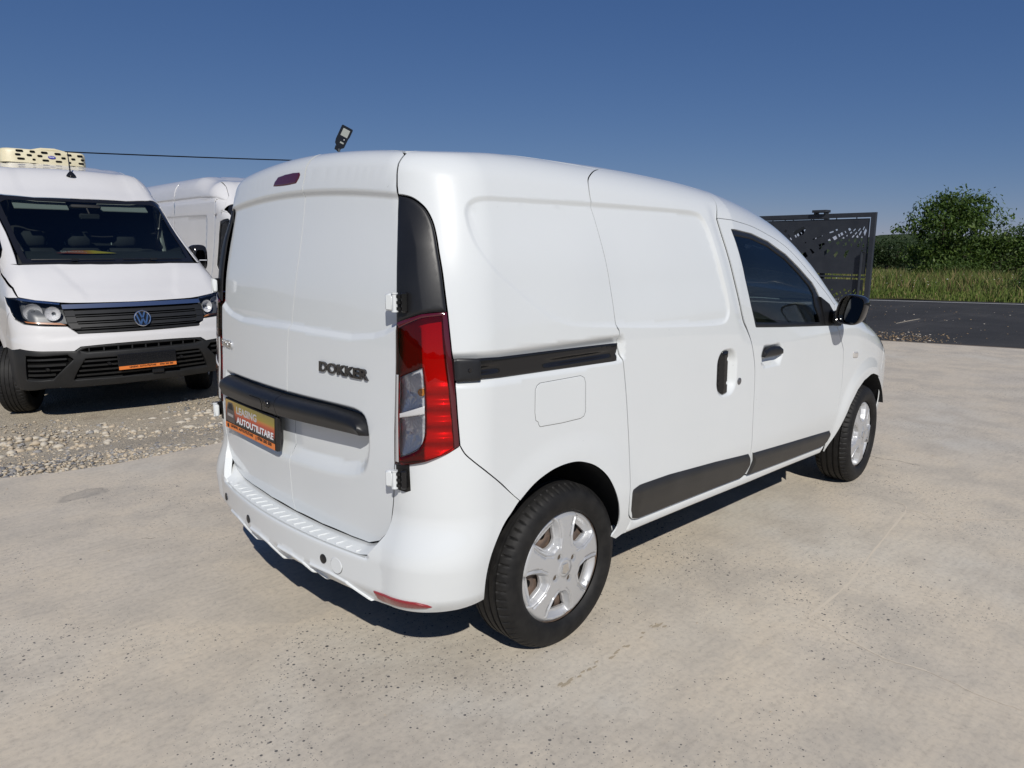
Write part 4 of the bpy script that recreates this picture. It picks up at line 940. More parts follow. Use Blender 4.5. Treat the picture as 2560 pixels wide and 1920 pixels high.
TRACE = [[(3.21, -1.135), (3.112, -1.235), (2.517, -1.306), (2.001, -1.368), (1.809, -1.38), (1.498, -1.38)], [(1.498, -1.38), (1.437, -1.583), (1.408, -1.712), (1.426, -1.803), (1.425, -1.889), (1.403, -2.001), (1.411, -2.116)], [(3.112, -1.235), (3.118, -1.309), (3.08, -1.384), (3.163, -1.485), (3.405, -1.739)], [(4.105, -0.677), (4.093, -0.74), (4.092, -0.799), (4.111, -0.861), (4.1, -0.937), (4.102, -1.009)], [(-0.156, 1.314), (-0.138, 1.304), (-0.126, 1.282), (-0.101, 1.28)]]
DRIP = [(1.029, -1.021), (0.987, -0.991), (0.894, -0.999), (0.822, -1.002), (0.771, -1.003), (0.704, -1.006), (0.635, -1.005), (0.557, -1.002), (0.478, -1.004), (0.44, -1.0)]
HOLES =  [[(1.513, 1.755), (1.479, 1.785), (1.442, 1.767), (1.471, 1.728)], [(1.444, 1.695), (1.412, 1.707), (1.352, 1.615), (1.379, 1.605)], [(1.338, 1.746), (1.165, 1.83), (1.124, 1.791), (1.155, 1.704), (1.297, 1.647)], [(0.998, 1.623), (0.828, 1.685), (0.82, 1.672), (0.99, 1.61)], [(1.128, 1.572), (1.103, 1.578), (1.095, 1.562), (1.118, 1.555)], [(1.032, 1.465), (1.005, 1.469), (0.939, 1.407), (0.977, 1.381)], [(1.205, 1.367), (1.097, 1.417), (1.05, 1.348), (1.128, 1.289)], [(0.72, 1.73), (0.656, 1.75), (0.648, 1.732), (0.712, 1.713)], [(0.623, 1.769), (0.598, 1.781), (0.583, 1.761), (0.608, 1.747)], [(0.422, 1.781), (0.392, 1.792), (0.373, 1.761), (0.4, 1.743)], [(0.338, 1.752), (0.31, 1.782), (0.299, 1.769), (0.331, 1.736)], [(0.263, 1.747), (0.234, 1.789), (0.225, 1.775), (0.254, 1.735)], [(0.194, 1.764), (0.175, 1.812), (0.164, 1.8), (0.182, 1.752)], [(0.776, 1.699), (0.764, 1.712), (0.756, 1.693), (0.773, 1.689)], [(0.476, 1.742), (0.463, 1.747), (0.444, 1.717), (0.456, 1.71)], [(0.389, 1.716), (0.362, 1.737), (0.352, 1.722), (0.377, 1.7)], [(0.175, 1.718), (0.148, 1.782), (0.129, 1.745), (0.152, 1.664)], [(0.578, 1.694), (0.555, 1.703), (0.536, 1.665), (0.553, 1.649)], [(0.541, 1.711), (0.513, 1.729), (0.49, 1.689), (0.517, 1.671)], [(0.441, 1.676), (0.427, 1.689), (0.419, 1.67), (0.433, 1.655)], [(0.664, 1.648), (0.611, 1.676), (0.581, 1.632), (0.626, 1.6)], [(0.733, 1.611), (0.704, 1.627), (0.671, 1.579), (0.711, 1.554)], [(0.354, 1.651), (0.32, 1.687), (0.312, 1.669), (0.34, 1.635)], [(0.312, 1.699), (0.281, 1.732), (0.273, 1.717), (0.301, 1.683)], [(0.246, 1.692), (0.215, 1.753), (0.206, 1.728), (0.232, 1.67)], [(0.535, 1.615), (0.513, 1.628), (0.501, 1.596), (0.519, 1.578)], [(0.501, 1.636), (0.481, 1.656), (0.462, 1.627), (0.483, 1.606)], [(0.407, 1.608), (0.386, 1.627), (0.374, 1.596), (0.391, 1.574)], [(0.32, 1.595), (0.291, 1.638), (0.272, 1.607), (0.295, 1.552)], [(0.286, 1.656), (0.264, 1.683), (0.248, 1.65), (0.261, 1.622)], [(0.215, 1.619), (0.195, 1.667), (0.179, 1.625), (0.194, 1.564)], [(0.601, 1.56), (0.559, 1.594), (0.536, 1.559), (0.572, 1.525)], [(0.488, 1.516), (0.464, 1.534), (0.461, 1.509)], [(0.459, 1.553), (0.435, 1.574), (0.42, 1.54), (0.439, 1.512)], [(0.365, 1.534), (0.352, 1.556), (0.331, 1.528), (0.347, 1.497)], [(0.263, 1.509), (0.246, 1.558), (0.218, 1.515), (0.24, 1.485)], [(0.236, 1.583), (0.228, 1.589), (0.2, 1.527), (0.21, 1.521)], [(0.177, 1.509), (0.161, 1.564), (0.144, 1.515), (0.159, 1.479)], [(0.88, 1.478), (0.833, 1.507), (0.818, 1.484), (0.859, 1.452)], [(0.782, 1.421), (0.73, 1.465), (0.686, 1.44), (0.771, 1.357)], [(0.623, 1.371), (0.57, 1.434), (0.548, 1.403), (0.593, 1.327)], [(0.461, 1.36), (0.429, 1.435), (0.374, 1.454), (0.425, 1.317)], [(0.2, 1.387), (0.181, 1.454), (0.149, 1.436), (0.173, 1.363)], [(0.889, 1.535), (0.791, 1.567), (0.775, 1.535), (0.865, 1.497)]]
SLOTS = [[-0.328, 2.712, 0.074], [-0.2, 2.712, 0.054], [-0.08, 2.71, 0.069], [0.057, 2.707, 0.067], [0.178, 2.704, 0.05], [0.291, 2.701, 0.061], [-0.347, 2.668, 0.055], [-0.234, 2.669, 0.053], [-0.128, 2.668, 0.052], [0.114, 2.662, 0.047], [0.217, 2.659, 0.045], [0.317, 2.657, 0.04], [-0.32, 2.623, 0.076], [-0.191, 2.622, 0.033], [-0.073, 2.621, 0.069], [0.062, 2.618, 0.068], [0.177, 2.615, 0.03], [0.298, 2.613, 0.062]]

# ------------------------------------------------------------------ ground, road, planting
def sheet(name, poly, z, m_, kind='structure', sub=None):
    me = bpy.data.meshes.new(name); me.from_pydata([(x, y, z) for x, y in poly], [], [tuple(range(len(poly)))]); return link(name, me, m_, kind=kind)
# concrete
m_ = mat('concrete', (.47, .43, .37), .85, spec=.25); n = NT(m_); v = n.coord()
big = n.noise(v, .55, 5, .6); mid = n.noise(v, 2.6, 6, .62); fine = n.noise(v, 46, 5, .65)
c1 = n.ramp(big, [(.32, (.545, .50, .43)), (.5, (.60, .53, .425)), (.68, (.565, .53, .46))])
c2 = n.mix(n.ramp(mid, [(.34, (1,) * 3), (.56, (0,) * 3)]), c1, (.485, .44, .37))
mp = n.n('ShaderNodeMapping'); mp.inputs['Rotation'].default_value = (0, 0, .30); mp.inputs['Scale'].default_value = (5, 42, 1); n.l(v, mp.inputs[0])
stk = n.noise(mp.outputs[0], 1.0, 5, .6); c3 = n.mix(1.0, c2, n.ramp(stk, [(.30, (.93, .925, .92)), (.5, (1, 1, 1)), (.72, (1.035, 1.03, 1.02))]), 'MULTIPLY')
c4 = n.mix(1.0, c3, n.ramp(fine, [(.28, (.82, .82, .82)), (.48, (1, 1, 1)), (.74, (1.10, 1.09, 1.07))]), 'MULTIPLY')
# exposed dark aggregate: two sizes, patchy, gone where the cream is intact
msk = n.ramp(n.noise(v, .8, 4, .6), [(.40, (0,) * 3), (.62, (1,) * 3)])
for sc_, r0, r1, colr in ((75, .10, .42, (.135, .13, .125)), (28, .07, .20, (.085, .082, .08)), (150, .16, .5, (.25, .235, .215))):
    vo = n.n('ShaderNodeTexVoronoi'); vo.inputs['Scale'].default_value = sc_; n.l(v, vo.inputs['Vector'])
    rc = n.n('ShaderNodeSeparateColor'); n.l(vo.outputs['Color'], rc.inputs[0])
    thr = n.math('MULTIPLY', n.math('POWER', rc.outputs[0], 5), r1); thr = n.math('MULTIPLY', thr, n.math('ADD', n.math('MULTIPLY', msk, .85), .3))
    hit_ = n.math('MULTIPLY', n.math('SUBTRACT', thr, vo.outputs['Distance']), 14, True)
    c4 = n.mix(hit_, c4, colr)
# old damp / rubber stains with shapes of their own
for cx, cy, rx, ry, rot, st in ((-.18, 2.27, .17, .09, .3, .40), (-.93, 1.18, .20, .10, .5, .42), (-1.28, .98, .17, .06, .9, .5), (-.75, 1.62, .05, .03, .2, .35), (3.6, -2.2, .10, .05, .3, .3), (4.3, -2.5, .35, .05, .2, .35), (2.7, -2.35, .10, .06, 0, .4), (5.5, -1.9, .5, .07, .1, .25)):
    mp = n.n('ShaderNodeMapping', vector_type='TEXTURE'); mp.inputs['Location'].default_value = (cx, cy, 0); mp.inputs['Rotation'].default_value = (0, 0, rot); mp.inputs['Scale'].default_value = (rx, ry, 1); n.l(v, mp.inputs[0])
    ad = n.n('ShaderNodeVectorMath', operation='LENGTH'); n.l(mp.outputs[0], ad.inputs[0])
    wob = n.math('ADD', ad.outputs['Value'], n.math('MULTIPLY', n.math('SUBTRACT', n.noise(v, 9, 4), .5), 1.5))
    f_ = n.ramp(wob, [(.35, (.55,) * 3), (.75, (1,) * 3), (1.05, (0,) * 3)]); c4 = n.mix(n.math('MULTIPLY', f_, st), c4, (.16, .155, .15))
n.l(c4, n.b.inputs['Base Color'])
h_ = n.math('ADD', n.math('MULTIPLY', fine, .6), n.math('MULTIPLY', stk, .5)); n.bump(h_, .35, .004)
sheet('concrete_yard', [(-14, -14), (15.7, -14), (11.75, -.13), (11.25, 1.69), (9.6, 7.7), (8.2, 12.8), (4.6, 12.8), (4.6, 3.0), (1.6, 2.90), (.86, 2.865), (.44, 2.83), (.15, 2.815), (-.2, 2.87), (-.48, 2.98), (-1.2, 3.1), (-3, 3.3), (-14, 4.2)], 0., m_)
side_ = MB(); edge = [(8.2, 12.8), (4.6, 12.8), (4.6, 3.0), (1.6, 2.90), (.86, 2.865), (.44, 2.83), (.15, 2.815), (-.2, 2.87), (-.48, 2.98), (-1.2, 3.1), (-3, 3.3), (-14, 4.2)]
side_.add([(x, y, 0) for x, y in edge] + [(x, y, -.2) for x, y in edge], [(i, i + 1, len(edge) + i + 1, len(edge) + i) for i in range(len(edge) - 1)]); side_.build('yard_edge', m_, smooth=None, kind='structure')
# pale cement slurry traces on the slab
tr = mat('cement_trace', (.62, .55, .445), .9); n = NT(tr)
def strip(name, pts, wd, m2, z=.0012):
    pts = [Vector((x, y, 0)) for x, y in pts]; out = []
    P = smooth_line([tuple(p) for p in pts], 7); V_ = []; 
    for i, p in enumerate(P):
        p = Vector(p); q0 = Vector(P[max(i - 1, 0)]); q1 = Vector(P[min(i + 1, len(P) - 1)]); t = (q1 - q0).normalized(); nn = Vector((-t.y, t.x, 0)); ww = wd * random.uniform(.35, 1.2); jit = nn * random.uniform(-.2, .2) * wd
        V_ += [tuple(p + jit + nn * ww / 2 + Vector((0, 0, z))), tuple(p + jit - nn * ww / 2 + Vector((0, 0, z)))]
    return MB().add(V_, [(2 * i, 2 * i + 1, 2 * i + 3, 2 * i + 2) for i in range(len(P) - 1)]).build(name, m2, smooth=None, kind='structure')
strip('cement_trace', TRACE[0], .012, tr); strip('cement_trace', TRACE[1], .009, tr); strip('cement_trace', TRACE[2], .014, tr)
crk = mat('crack', (.12, .11, .10), .95)
strip('slab_crack', TRACE[3], .004, crk); strip('slab_crack', TRACE[4], .0035, crk)
drip = mat('dried_drip', (.40, .34, .25), .9); mb = MB()
for i, (x, y) in enumerate(smooth_line(DRIP, 3)):
    if i > 3 and random.random() < .25: continue
    k = 9; rx, ry = random.uniform(.008, .020) * (1.4 if i < 3 else 1), random.uniform(.003, .007); ph = random.uniform(0, 6)
    x += random.uniform(-.006, .006); y += random.uniform(-.012, .012)
    mb.add([(x + rx * math.cos(6.28 * j / k) * (1 + .25 * math.sin(3 * j + ph)), y + ry * math.sin(6.28 * j / k) * (1 + .3 * math.sin(2 * j + ph)), .0012 + .00008 * i) for j in range(k)], [tuple(range(k))])
mb.build('drip_marks', drip, smooth=None, kind='stuff')
# loose grit on the slab
def ico():
    bm = bmesh.new(); bmesh.ops.create_icosphere(bm, subdivisions=1, radius=1.0); V_ = np.array([p.co[:] for p in bm.verts]); F_ = np.array([[q.index for q in f_.verts] for f_ in bm.faces]); bm.free(); return V_, F_
IV, IF = ico()
def scatter(name, pos, size, flat, mats, mi, seed=1, kind='stuff', jitter=.25):
    r_ = np.random.default_rng(seed); N_ = len(pos); k = len(IV); a = r_.uniform(0, 6.28, N_); el = r_.uniform(.65, 1.35, (N_, 2))
    V_ = IV[None] * (1 + r_.uniform(-jitter, jitter, (N_, k, 1))); V_ = V_ * np.stack([el[:, 0], el[:, 1], flat], -1)[:, None] * np.asarray(size)[:, None, None]
    c_, s_ = np.cos(a)[:, None], np.sin(a)[:, None]; X = V_[..., 0] * c_ - V_[..., 1] * s_; Y = V_[..., 0] * s_ + V_[..., 1] * c_
    V_ = np.stack([X, Y, V_[..., 2]], -1) + np.asarray(pos)[:, None]; F_ = (IF[None] + (np.arange(N_) * k)[:, None, None]).reshape(-1, 3)
    me = bpy.data.meshes.new(name); me.from_pydata(V_.reshape(-1, 3).tolist(), [], F_.tolist()); me.polygons.foreach_set('material_index', np.repeat(mi, len(IF)).astype(int)); me.shade_smooth()
    return link(name, me, mats, kind=kind)
STN = [mat('stone_' + k, c_, .85) for k, c_ in (('cream', (.50, .42, .31)), ('grey', (.30, .29, .275)), ('dark', (.16, .16, .165)), ('pale', (.54, .49, .40)), ('rust', (.34, .21, .13)), ('sand', (.46, .39, .29)))]
N_ = 420; px_ = np.stack([rng.uniform(-2, 8, N_), rng.uniform(-3.2, 2.7, N_), np.full(N_, .001)], -1); keep = (np.hypot(px_[:, 0] + 1.2, px_[:, 1] + 2.4) > .5)
px_ = px_[keep]; scatter('grit', px_, rng.uniform(.0015, .005, len(px_)), np.full(len(px_), .6), STN, rng.choice([1, 2, 2, 5], len(px_)), 3)
# gravel lot
ZG = -.1626
def zgr(x, y): return -.012 + (ZG + .012) * sst(2.9, 4.3, np.asarray(y, float))
m_ = mat('gravel_ground', (.33, .29, .22), .95, spec=.2); n = NT(m_); v = n.coord()
g1 = n.ramp(n.noise(v, 2.2, 6, .65), [(.3, (.40, .345, .25)), (.52, (.48, .42, .31)), (.72, (.54, .47, .35))])
g1 = n.mix(n.ramp(n.noise(v, 1.1, 5, .7), [(.60, (0,) * 3), (.70, (.75,) * 3)]), g1, (.17, .11, .075))
vo = n.n('ShaderNodeTexVoronoi'); vo.inputs['Scale'].default_value = 75; n.l(v, vo.inputs['Vector']); hs = n.n('ShaderNodeSeparateColor'); n.l(vo.outputs['Color'], hs.inputs[0])
g2 = n.mix(.6, g1, n.ramp(hs.outputs[0], [(0, (.25, .225, .19)), (.5, (.46, .40, .31)), (1, (.60, .53, .42))]))
n.l(g2, n.b.inputs['Base Color']); n.bump(vo.outputs['Distance'], .8, .012)
xs = np.concatenate([np.linspace(-16, -2, 8), np.linspace(-1.6, 3.2, 40), np.linspace(3.6, 16, 10)]); ys_ = np.concatenate([np.linspace(2.55, 4.6, 24), np.linspace(5, 40, 14)])
V_ = [(x, y, float(zgr(x, y)) + .012 * math.sin(3.1 * x + 1.7 * y) * math.sin(2.3 * y)) for x in xs for y in ys_]; k = len(ys_)
me = MB().add(V_, [(i * k + j, (i + 1) * k + j, (i + 1) * k + j + 1, i * k + j + 1) for i in range(len(xs) - 1) for j in range(k - 1)]).mesh('gravel_lot', 60); link('gravel_lot', me, m_, kind='structure')
def ygr(x): return np.interp(x, [-3, -1.2, -.48, -.2, .15, .44, .86, 1.6, 4.6], [3.3, 3.1, 2.98, 2.87, 2.815, 2.83, 2.865, 2.90, 3.0])
def bed(name, N_, x0, x1, d0, d1, s0, s1, mix, seed, pw=1.):
    r_ = np.random.default_rng(seed); x = r_.uniform(x0, x1, N_); d = d0 + (d1 - d0) * r_.uniform(0, 1, N_) ** pw; y = ygr(x) + d; s_ = s0 * (s1 / s0) ** (r_.uniform(0, 1, N_) ** 1.8)
    return scatter(name, np.stack([x, y, zgr(x, y) + s_ * .15], -1), s_, r_.uniform(.45, .8, N_), STN, r_.choice(mix, N_), seed)
bed('gravel', 5200, -2.6, 2.2, -.015, .62, .005, .021, [0, 0, 1, 1, 2, 3, 5, 5], 11, 1.2)
bed('gravel', 5200, -2.6, 3.0, .45, 2.6, .005, .016, [0, 1, 1, 2, 5, 5, 5], 12)
bed('gravel', 620, -2.6, 2.6, 1.1, 2.1, .014, .034, [0, 0, 3, 3, 1, 5], 13)
# the larger pale stones can be counted
r_ = np.random.default_rng(5)
for i in range(46):
    x = r_.uniform(-.55, 2.0); y = 2.85 + r_.uniform(1.15, 1.95); s_ = r_.uniform(.026, .046)
    V_ = IV * (1 + r_.uniform(-.16, .16, (len(IV), 1))) * [r_.uniform(.9, 1.5), r_.uniform(.7, 1.1), .5] * s_; a = r_.uniform(0, 6.28)
    V_ = np.stack([V_[:, 0] * math.cos(a) - V_[:, 1] * math.sin(a), V_[:, 0] * math.sin(a) + V_[:, 1] * math.cos(a), V_[:, 2]], -1)
    me = bpy.data.meshes.new('pale_stone'); me.from_pydata(V_.tolist(), [], IF.tolist()); me.shade_smooth()
    o = link('pale_stone', me, [STN[r_.choice([0, 3, 3])]]); o.location = (x, y, float(zgr(x, y)) + s_ * .02)
    o['label'] = 'pale rounded stone lying on the gravel in front of the large white van'; o['category'] = 'stone'; o['group'] = 'pale stones on the gravel'
# base terrain to the horizon, fields beyond the road
m_ = mat('field', (.07, .085, .03), .95, spec=.1); n = NT(m_); n.l(n.ramp(n.noise(n.coord(), .05, 6, .6), [(.3, (.05, .07, .022)), (.7, (.11, .11, .045))]), n.b.inputs['Base Color'])
k = 64; ring = [(0, 0, -.45)] + [(1600 * math.cos(6.2832 * i / k), 1600 * math.sin(6.2832 * i / k), -.45) for i in range(k)]
me = bpy.data.meshes.new('ground'); me.from_pydata(ring, [], [(0, 1 + i, 1 + (i + 1) % k) for i in range(k)]); link('ground', me, m_, kind='structure')
# asphalt apron and road
RD = np.array([.371, -.929]); RN = np.array([.929, .371]); A0 = np.array([21.27, 5.51])
def rp(s_, d): p = A0 + RD * s_ + RN * d; return (float(p[0]), float(p[1]))
m_ = mat('asphalt', (.045, .044, .043), .85, spec=.25); n = NT(m_); v = n.coord()
a1 = n.ramp(n.noise(v, .7, 6, .65), [(.3, (.030, .030, .030)), (.55, (.044, .043, .042)), (.75, (.062, .060, .057))])
mp = n.n('ShaderNodeMapping'); mp.inputs['Rotation'].default_value = (0, 0, 1.19); mp.inputs['Scale'].default_value = (.25, 3.5, 1); n.l(v, mp.inputs[0])
a2 = n.mix(n.ramp(n.noise(mp.outputs[0], 1, 5, .7), [(.56, (0,) * 3), (.72, (.7,) * 3)]), a1, (.10, .095, .088))
a3 = n.mix(n.ramp(n.noise(v, 120, 2), [(.60, (0,) * 3), (.70, (.6,) * 3)]), a2, (.14, .135, .125))
n.l(a3, n.b.inputs['Base Color']); n.bump(n.noise(v, 150, 2), .4, .003)
sheet('asphalt_apron', [(16.9, -18), (11.78, -.13), (11.28, 1.69), (9.63, 7.7), (8.23, 12.8), (4.6, 28), rp(-26, .3), rp(30, .3)], -.010, m_)
sheet('road', [rp(-60, .1), rp(60, .1), rp(60, -5.5), rp(-60, -5.5)][::-1], -.006, m_) if False else None
sheet('road_edge_line', [rp(-60, 0), rp(60, 0), rp(60, .13), rp(-60, .13)], -.005, mat('road_paint', (.62, .62, .60), .7))
sheet('road_shoulder', [rp(-60, .3), rp(-26, .3), rp(30, .3), rp(60, .3), rp(60, .85), rp(-60, .85)], -.014, m_)
je = mat('joint_edge', (.20, .155, .11), .95)
sheet('joint_strip', [(15.7, -14), (11.75, -.13), (11.25, 1.69), (9.6, 7.7), (9.68, 7.7), (11.33, 1.69), (11.83, -.13), (15.78, -14)], .0015, je)
# wood chips and litter on the asphalt
chips = [mat('chip_' + str(i), c_, .9) for i, c_ in enumerate([(.36, .26, .15), (.22, .15, .09), (.50, .46, .40)])]
N_ = 560; x = np.concatenate([rng.normal(12.1, .42, 330), rng.uniform(11.5, 20, 230)]); y = np.concatenate([rng.normal(1.75, .40, 330), rng.uniform(-3, 6, 230)]); ok = x > 11.9 - .29 * y
x, y = x[ok], y[ok]; scatter('wood_chips', np.stack([x, y, 0 * x - .006], -1), rng.uniform(.008, .032, len(x)) * rng.uniform(.4, 1, len(x)), np.full(len(x), .3), chips, rng.choice([0, 0, 1, 2], len(x)), 8)
# grass verge
m_ = mat('verge_soil', (.075, .085, .03), .95, spec=.1); n = NT(m_); n.l(n.ramp(n.noise(n.coord(), .6, 5), [(.3, (.05, .065, .02)), (.7, (.12, .11, .05))]), n.b.inputs['Base Color'])
ss = np.linspace(-45, 45, 46); ds = np.array([.80, 1.2, 2.5, 4, 7, 12, 18, 26, 40]); hz = np.array([-.03, .02, .06, .08, .10, .10, .06, .0, -.3])
V_ = [(*rp(s_, d), float(h + .05 * math.sin(s_ * .8 + d))) for s_ in ss for d, h in zip(ds, hz)]; k = len(ds)
link('verge', MB().add(V_, [(i * k + j, (i + 1) * k + j, (i + 1) * k + j + 1, i * k + j + 1) for i in range(len(ss) - 1) for j in range(k - 1)]).mesh('verge', 60), m_, kind='structure')
GR = [mat('grass_' + k, c_, .7, spec=.2) for k, c_ in (('green', (.075, .115, .022)), ('bright', (.125, .17, .035)), ('straw', (.27, .22, .10)), ('dull', (.10, .11, .04)), ('seed', (.17, .12, .06)))]
def blades(name, N_, s0, s1, d0, d1, h0, h1, wts, seed, pw=1.):
    r_ = np.random.default_rng(seed); s_ = r_.uniform(s0, s1, N_); d = d0 + (d1 - d0) * r_.uniform(0, 1, N_) ** pw; P = A0 + RD * s_[:, None] + RN * d[:, None]
    cl = np.sin(s_ * 2.1 + np.sin(d * 1.7) * 1.3) * .5 + .5; h = (h0 + (h1 - h0) * r_.uniform(0, 1, N_)) * (.65 + .5 * cl) * np.interp(d, [.8, 2.0, 4], [.45, .8, 1.0]); a = r_.uniform(0, 6.28, N_); wv = r_.uniform(.006, .015, N_); ln = r_.uniform(.1, .55, N_) * h; la = r_.uniform(0, 6.28, N_)
    z0 = np.interp(d, ds, hz); dx, dy = np.cos(a) * wv, np.sin(a) * wv; lx, ly = np.cos(la) * ln, np.sin(la) * ln
    B = np.stack([np.stack([P[:, 0] - dx, P[:, 1] - dy, z0], -1), np.stack([P[:, 0] + dx, P[:, 1] + dy, z0], -1), np.stack([P[:, 0] + dx * .8 + lx * .3, P[:, 1] + dy * .8 + ly * .3, z0 + h * .6], -1), np.stack([P[:, 0] - dx * .8 + lx * .3, P[:, 1] - dy * .8 + ly * .3, z0 + h * .6], -1), np.stack([P[:, 0] + lx, P[:, 1] + ly, z0 + h], -1)], 1)
    b_ = (np.arange(N_) * 5)[:, None]; F_ = [tuple(q) for q in (b_ + [0, 1, 2, 3]).tolist()] + [tuple(q) for q in (b_ + [3, 2, 4]).tolist()]
    me = bpy.data.meshes.new(name); me.from_pydata(B.reshape(-1, 3).tolist(), [], F_); mi = r_.choice(len(GR), N_, p=wts); me.polygons.foreach_set('material_index', np.concatenate([mi, mi]).astype(int)); return link(name, me, GR, kind='stuff')
blades('grass', 38000, -12, 12, .85, 4.5, .14, .34, [.40, .42, .08, .08, .02], 21, 1.2)
blades('tall_grass', 46000, -13, 13, 2.5, 13, .26, .66, [.34, .26, .16, .16, .08], 22, 1.1)
blades('grass', 9000, -40, 40, .85, 12, .25, .6, [.3, .3, .18, .18, .04], 23)
N_ = 160; s_ = rng.uniform(-9, 9, N_); d = rng.uniform(1.5, 9, N_); P = A0 + RD * s_[:, None] + RN * d[:, None]
scatter('wild_flowers', np.concatenate([P, rng.uniform(.3, .62, (N_, 1))], 1), rng.uniform(.012, .024, N_), np.full(N_, .4), [mat('petal_white', (.7, .7, .66), .7)], np.zeros(N_), 31)

# trees: tapered trunk, limbs, and a crown of leaf blades hung in clumps
BARK = mat('bark', (.075, .06, .045), .95); n = NT(BARK); n.l(n.ramp(n.noise(n.coord(scale=(6, 6, 1)), 3, 5), [(.3, (.045, .036, .028)), (.7, (.12, .10, .08))]), n.b.inputs['Base Color'])
def leafmat(nm, c_):
    m_ = mat(nm, c_, .55, spec=.35); t = m_.node_tree; b_ = t.nodes['Principled BSDF']; tr = t.nodes.new('ShaderNodeBsdfTranslucent'); tr.inputs[0].default_value = (c_[0] * 1.6, c_[1] * 1.7, c_[2] * .8, 1)
    mx = t.nodes.new('ShaderNodeMixShader'); mx.inputs[0].default_value = .28; o_ = [q for q in t.nodes if q.type == 'OUTPUT_MATERIAL'][0]
    t.links.new(b_.outputs[0], mx.inputs[1]); t.links.new(tr.outputs[0], mx.inputs[2]); t.links.new(mx.outputs[0], o_.inputs[0]); return m_
LF = [leafmat('leaf_deep', (.040, .075, .016)), leafmat('leaf_mid', (.070, .118, .026)), leafmat('leaf_light', (.115, .165, .042))]
LB = [leafmat('leaf_bright', (.085, .135, .030)), leafmat('leaf_bright_mid', (.062, .105, .025)), leafmat('leaf_lime', (.115, .16, .04))]
LD = [leafmat('leaf_far', (.032, .056, .022)), leafmat('leaf_far_mid', (.042, .068, .026)), leafmat('leaf_far_light', (.055, .08, .032))]
def tree(name, label, cat, loc, lobes, n_cl, per, leaf, mats, trunk, seed, group=None, droop=.5, limbs=7):
    """lobes: (x, y, z, rx, ry, rz) ellipsoids of the crown relative to the foot"""
    r_ = np.random.default_rng(seed); root = thing(name, label, cat, loc, 0, group); L = np.array(lobes, float); vol = L[:, 3] * L[:, 4] * L[:, 5]
    pick = r_.choice(len(L), n_cl, p=vol ** .8 / (vol ** .8).sum()); dv = r_.normal(size=(n_cl, 3)); dv /= np.linalg.norm(dv, axis=1, keepdims=True); rad = r_.uniform(.25, 1, n_cl) ** .45 * r_.uniform(.85, 1.08, n_cl)
    C_ = L[pick, :3] + dv * L[pick, 3:] * rad[:, None]; C_ = C_[C_[:, 2] > .12]; n_cl = len(C_)
    cs = r_.uniform(.5, 1.25, n_cl) * leaf * 2.0; N_ = n_cl * per; ci = np.repeat(np.arange(n_cl), per); off = r_.normal(size=(N_, 3)) * cs[ci][:, None] * [.62, .62, .42]; P = C_[ci] + off
    a = r_.uniform(0, 6.28, N_); el = -droop * r_.uniform(.1, 1.6, N_); d1 = np.stack([np.cos(a) * np.cos(el), np.sin(a) * np.cos(el), np.sin(el)], -1)
    sd_ = np.cross(d1, [0, 0, 1.]) + r_.normal(size=(N_, 3)) * .45; sd_ /= np.linalg.norm(sd_, axis=1, keepdims=True)
    ll = leaf * r_.uniform(.55, 1.15, N_)[:, None]; ww = ll * r_.uniform(.17, .30, N_)[:, None]
    Q = np.stack([P, P + d1 * ll * .5 + sd_ * ww, P + d1 * ll + [0, 0, -.12] * ll, P + d1 * ll * .5 - sd_ * ww], 1)
    me = bpy.data.meshes.new('crown'); me.from_pydata(Q.reshape(-1, 3).tolist(), [], (np.arange(N_)[:, None] * 4 + [0, 1, 2, 3]).tolist())
    mi = np.clip(r_.normal(.9, .45, n_cl)[ci] + r_.normal(0, .5, N_), 0, 2).round().astype(int); me.polygons.foreach_set('material_index', mi); link('crown', me, mats, root)
    tb = MB(); th, tr_ = trunk; tb.tube([(0, 0, -.1), (.03, .02, th * .5), (-.02, .04, th)], [tr_ * 1.25, tr_, tr_ * .85], 9)
    top_ = Vector((-.02, .04, th * .9)); sel = C_[r_.choice(n_cl, min(limbs * 4, n_cl), replace=False)]
    for i, q in enumerate(sel):
        q = Vector(q); md = top_.lerp(q, .5) + Vector((0, 0, .12 * (q - top_).length)); r0 = tr_ * (.5 if i < limbs else .22); tb.tube([top_ if i < limbs else top_.lerp(q, .35), md, q], [r0, r0 * .55, r0 * .2], 6)
    tb.build('trunk', BARK, root); return root
# crown frame: across the view (a) and height
VX = np.array([.70, -.714])   # picture-right on the ground
DV = np.array([.714, .70])
def lob(L): return [(VX[0] * a + DV[0] * d, VX[1] * a + DV[1] * d, z, rx, rx, rz) for a, d, z, rx, rz in L]
fx, fy = 37.3, 8.0
_wt = tree('walnut_tree', 'broad dark green tree with a gappy crown standing alone behind the roadside grass', 'tree', (fx, fy, 0), lob([(-.30, 0, 3.25, .85, .72), (.75, .1, 3.30, .80, .70), (.25, .1, 3.0, 1.1, .8), (-1.25, .1, 2.75, .62, .46), (1.55, 0, 2.75, .62, .55), (0, -.2, 2.35, 1.45, .75), (-1.70, -.1, 2.35, .42, .22), (-.75, -.2, 1.5, .9, .55), (.75, -.3, 1.3, 1.25, .75), (1.5, -.2, 1.5, .75, .7), (-.9, -.2, .75, .85, .45), (.2, -.3, .7, 1.2, .5)]), 430, 30, .20, LF, (1.0, .11), 41, droop=.7, limbs=9); _wt.scale = (1.13, 1.13, 1.05)
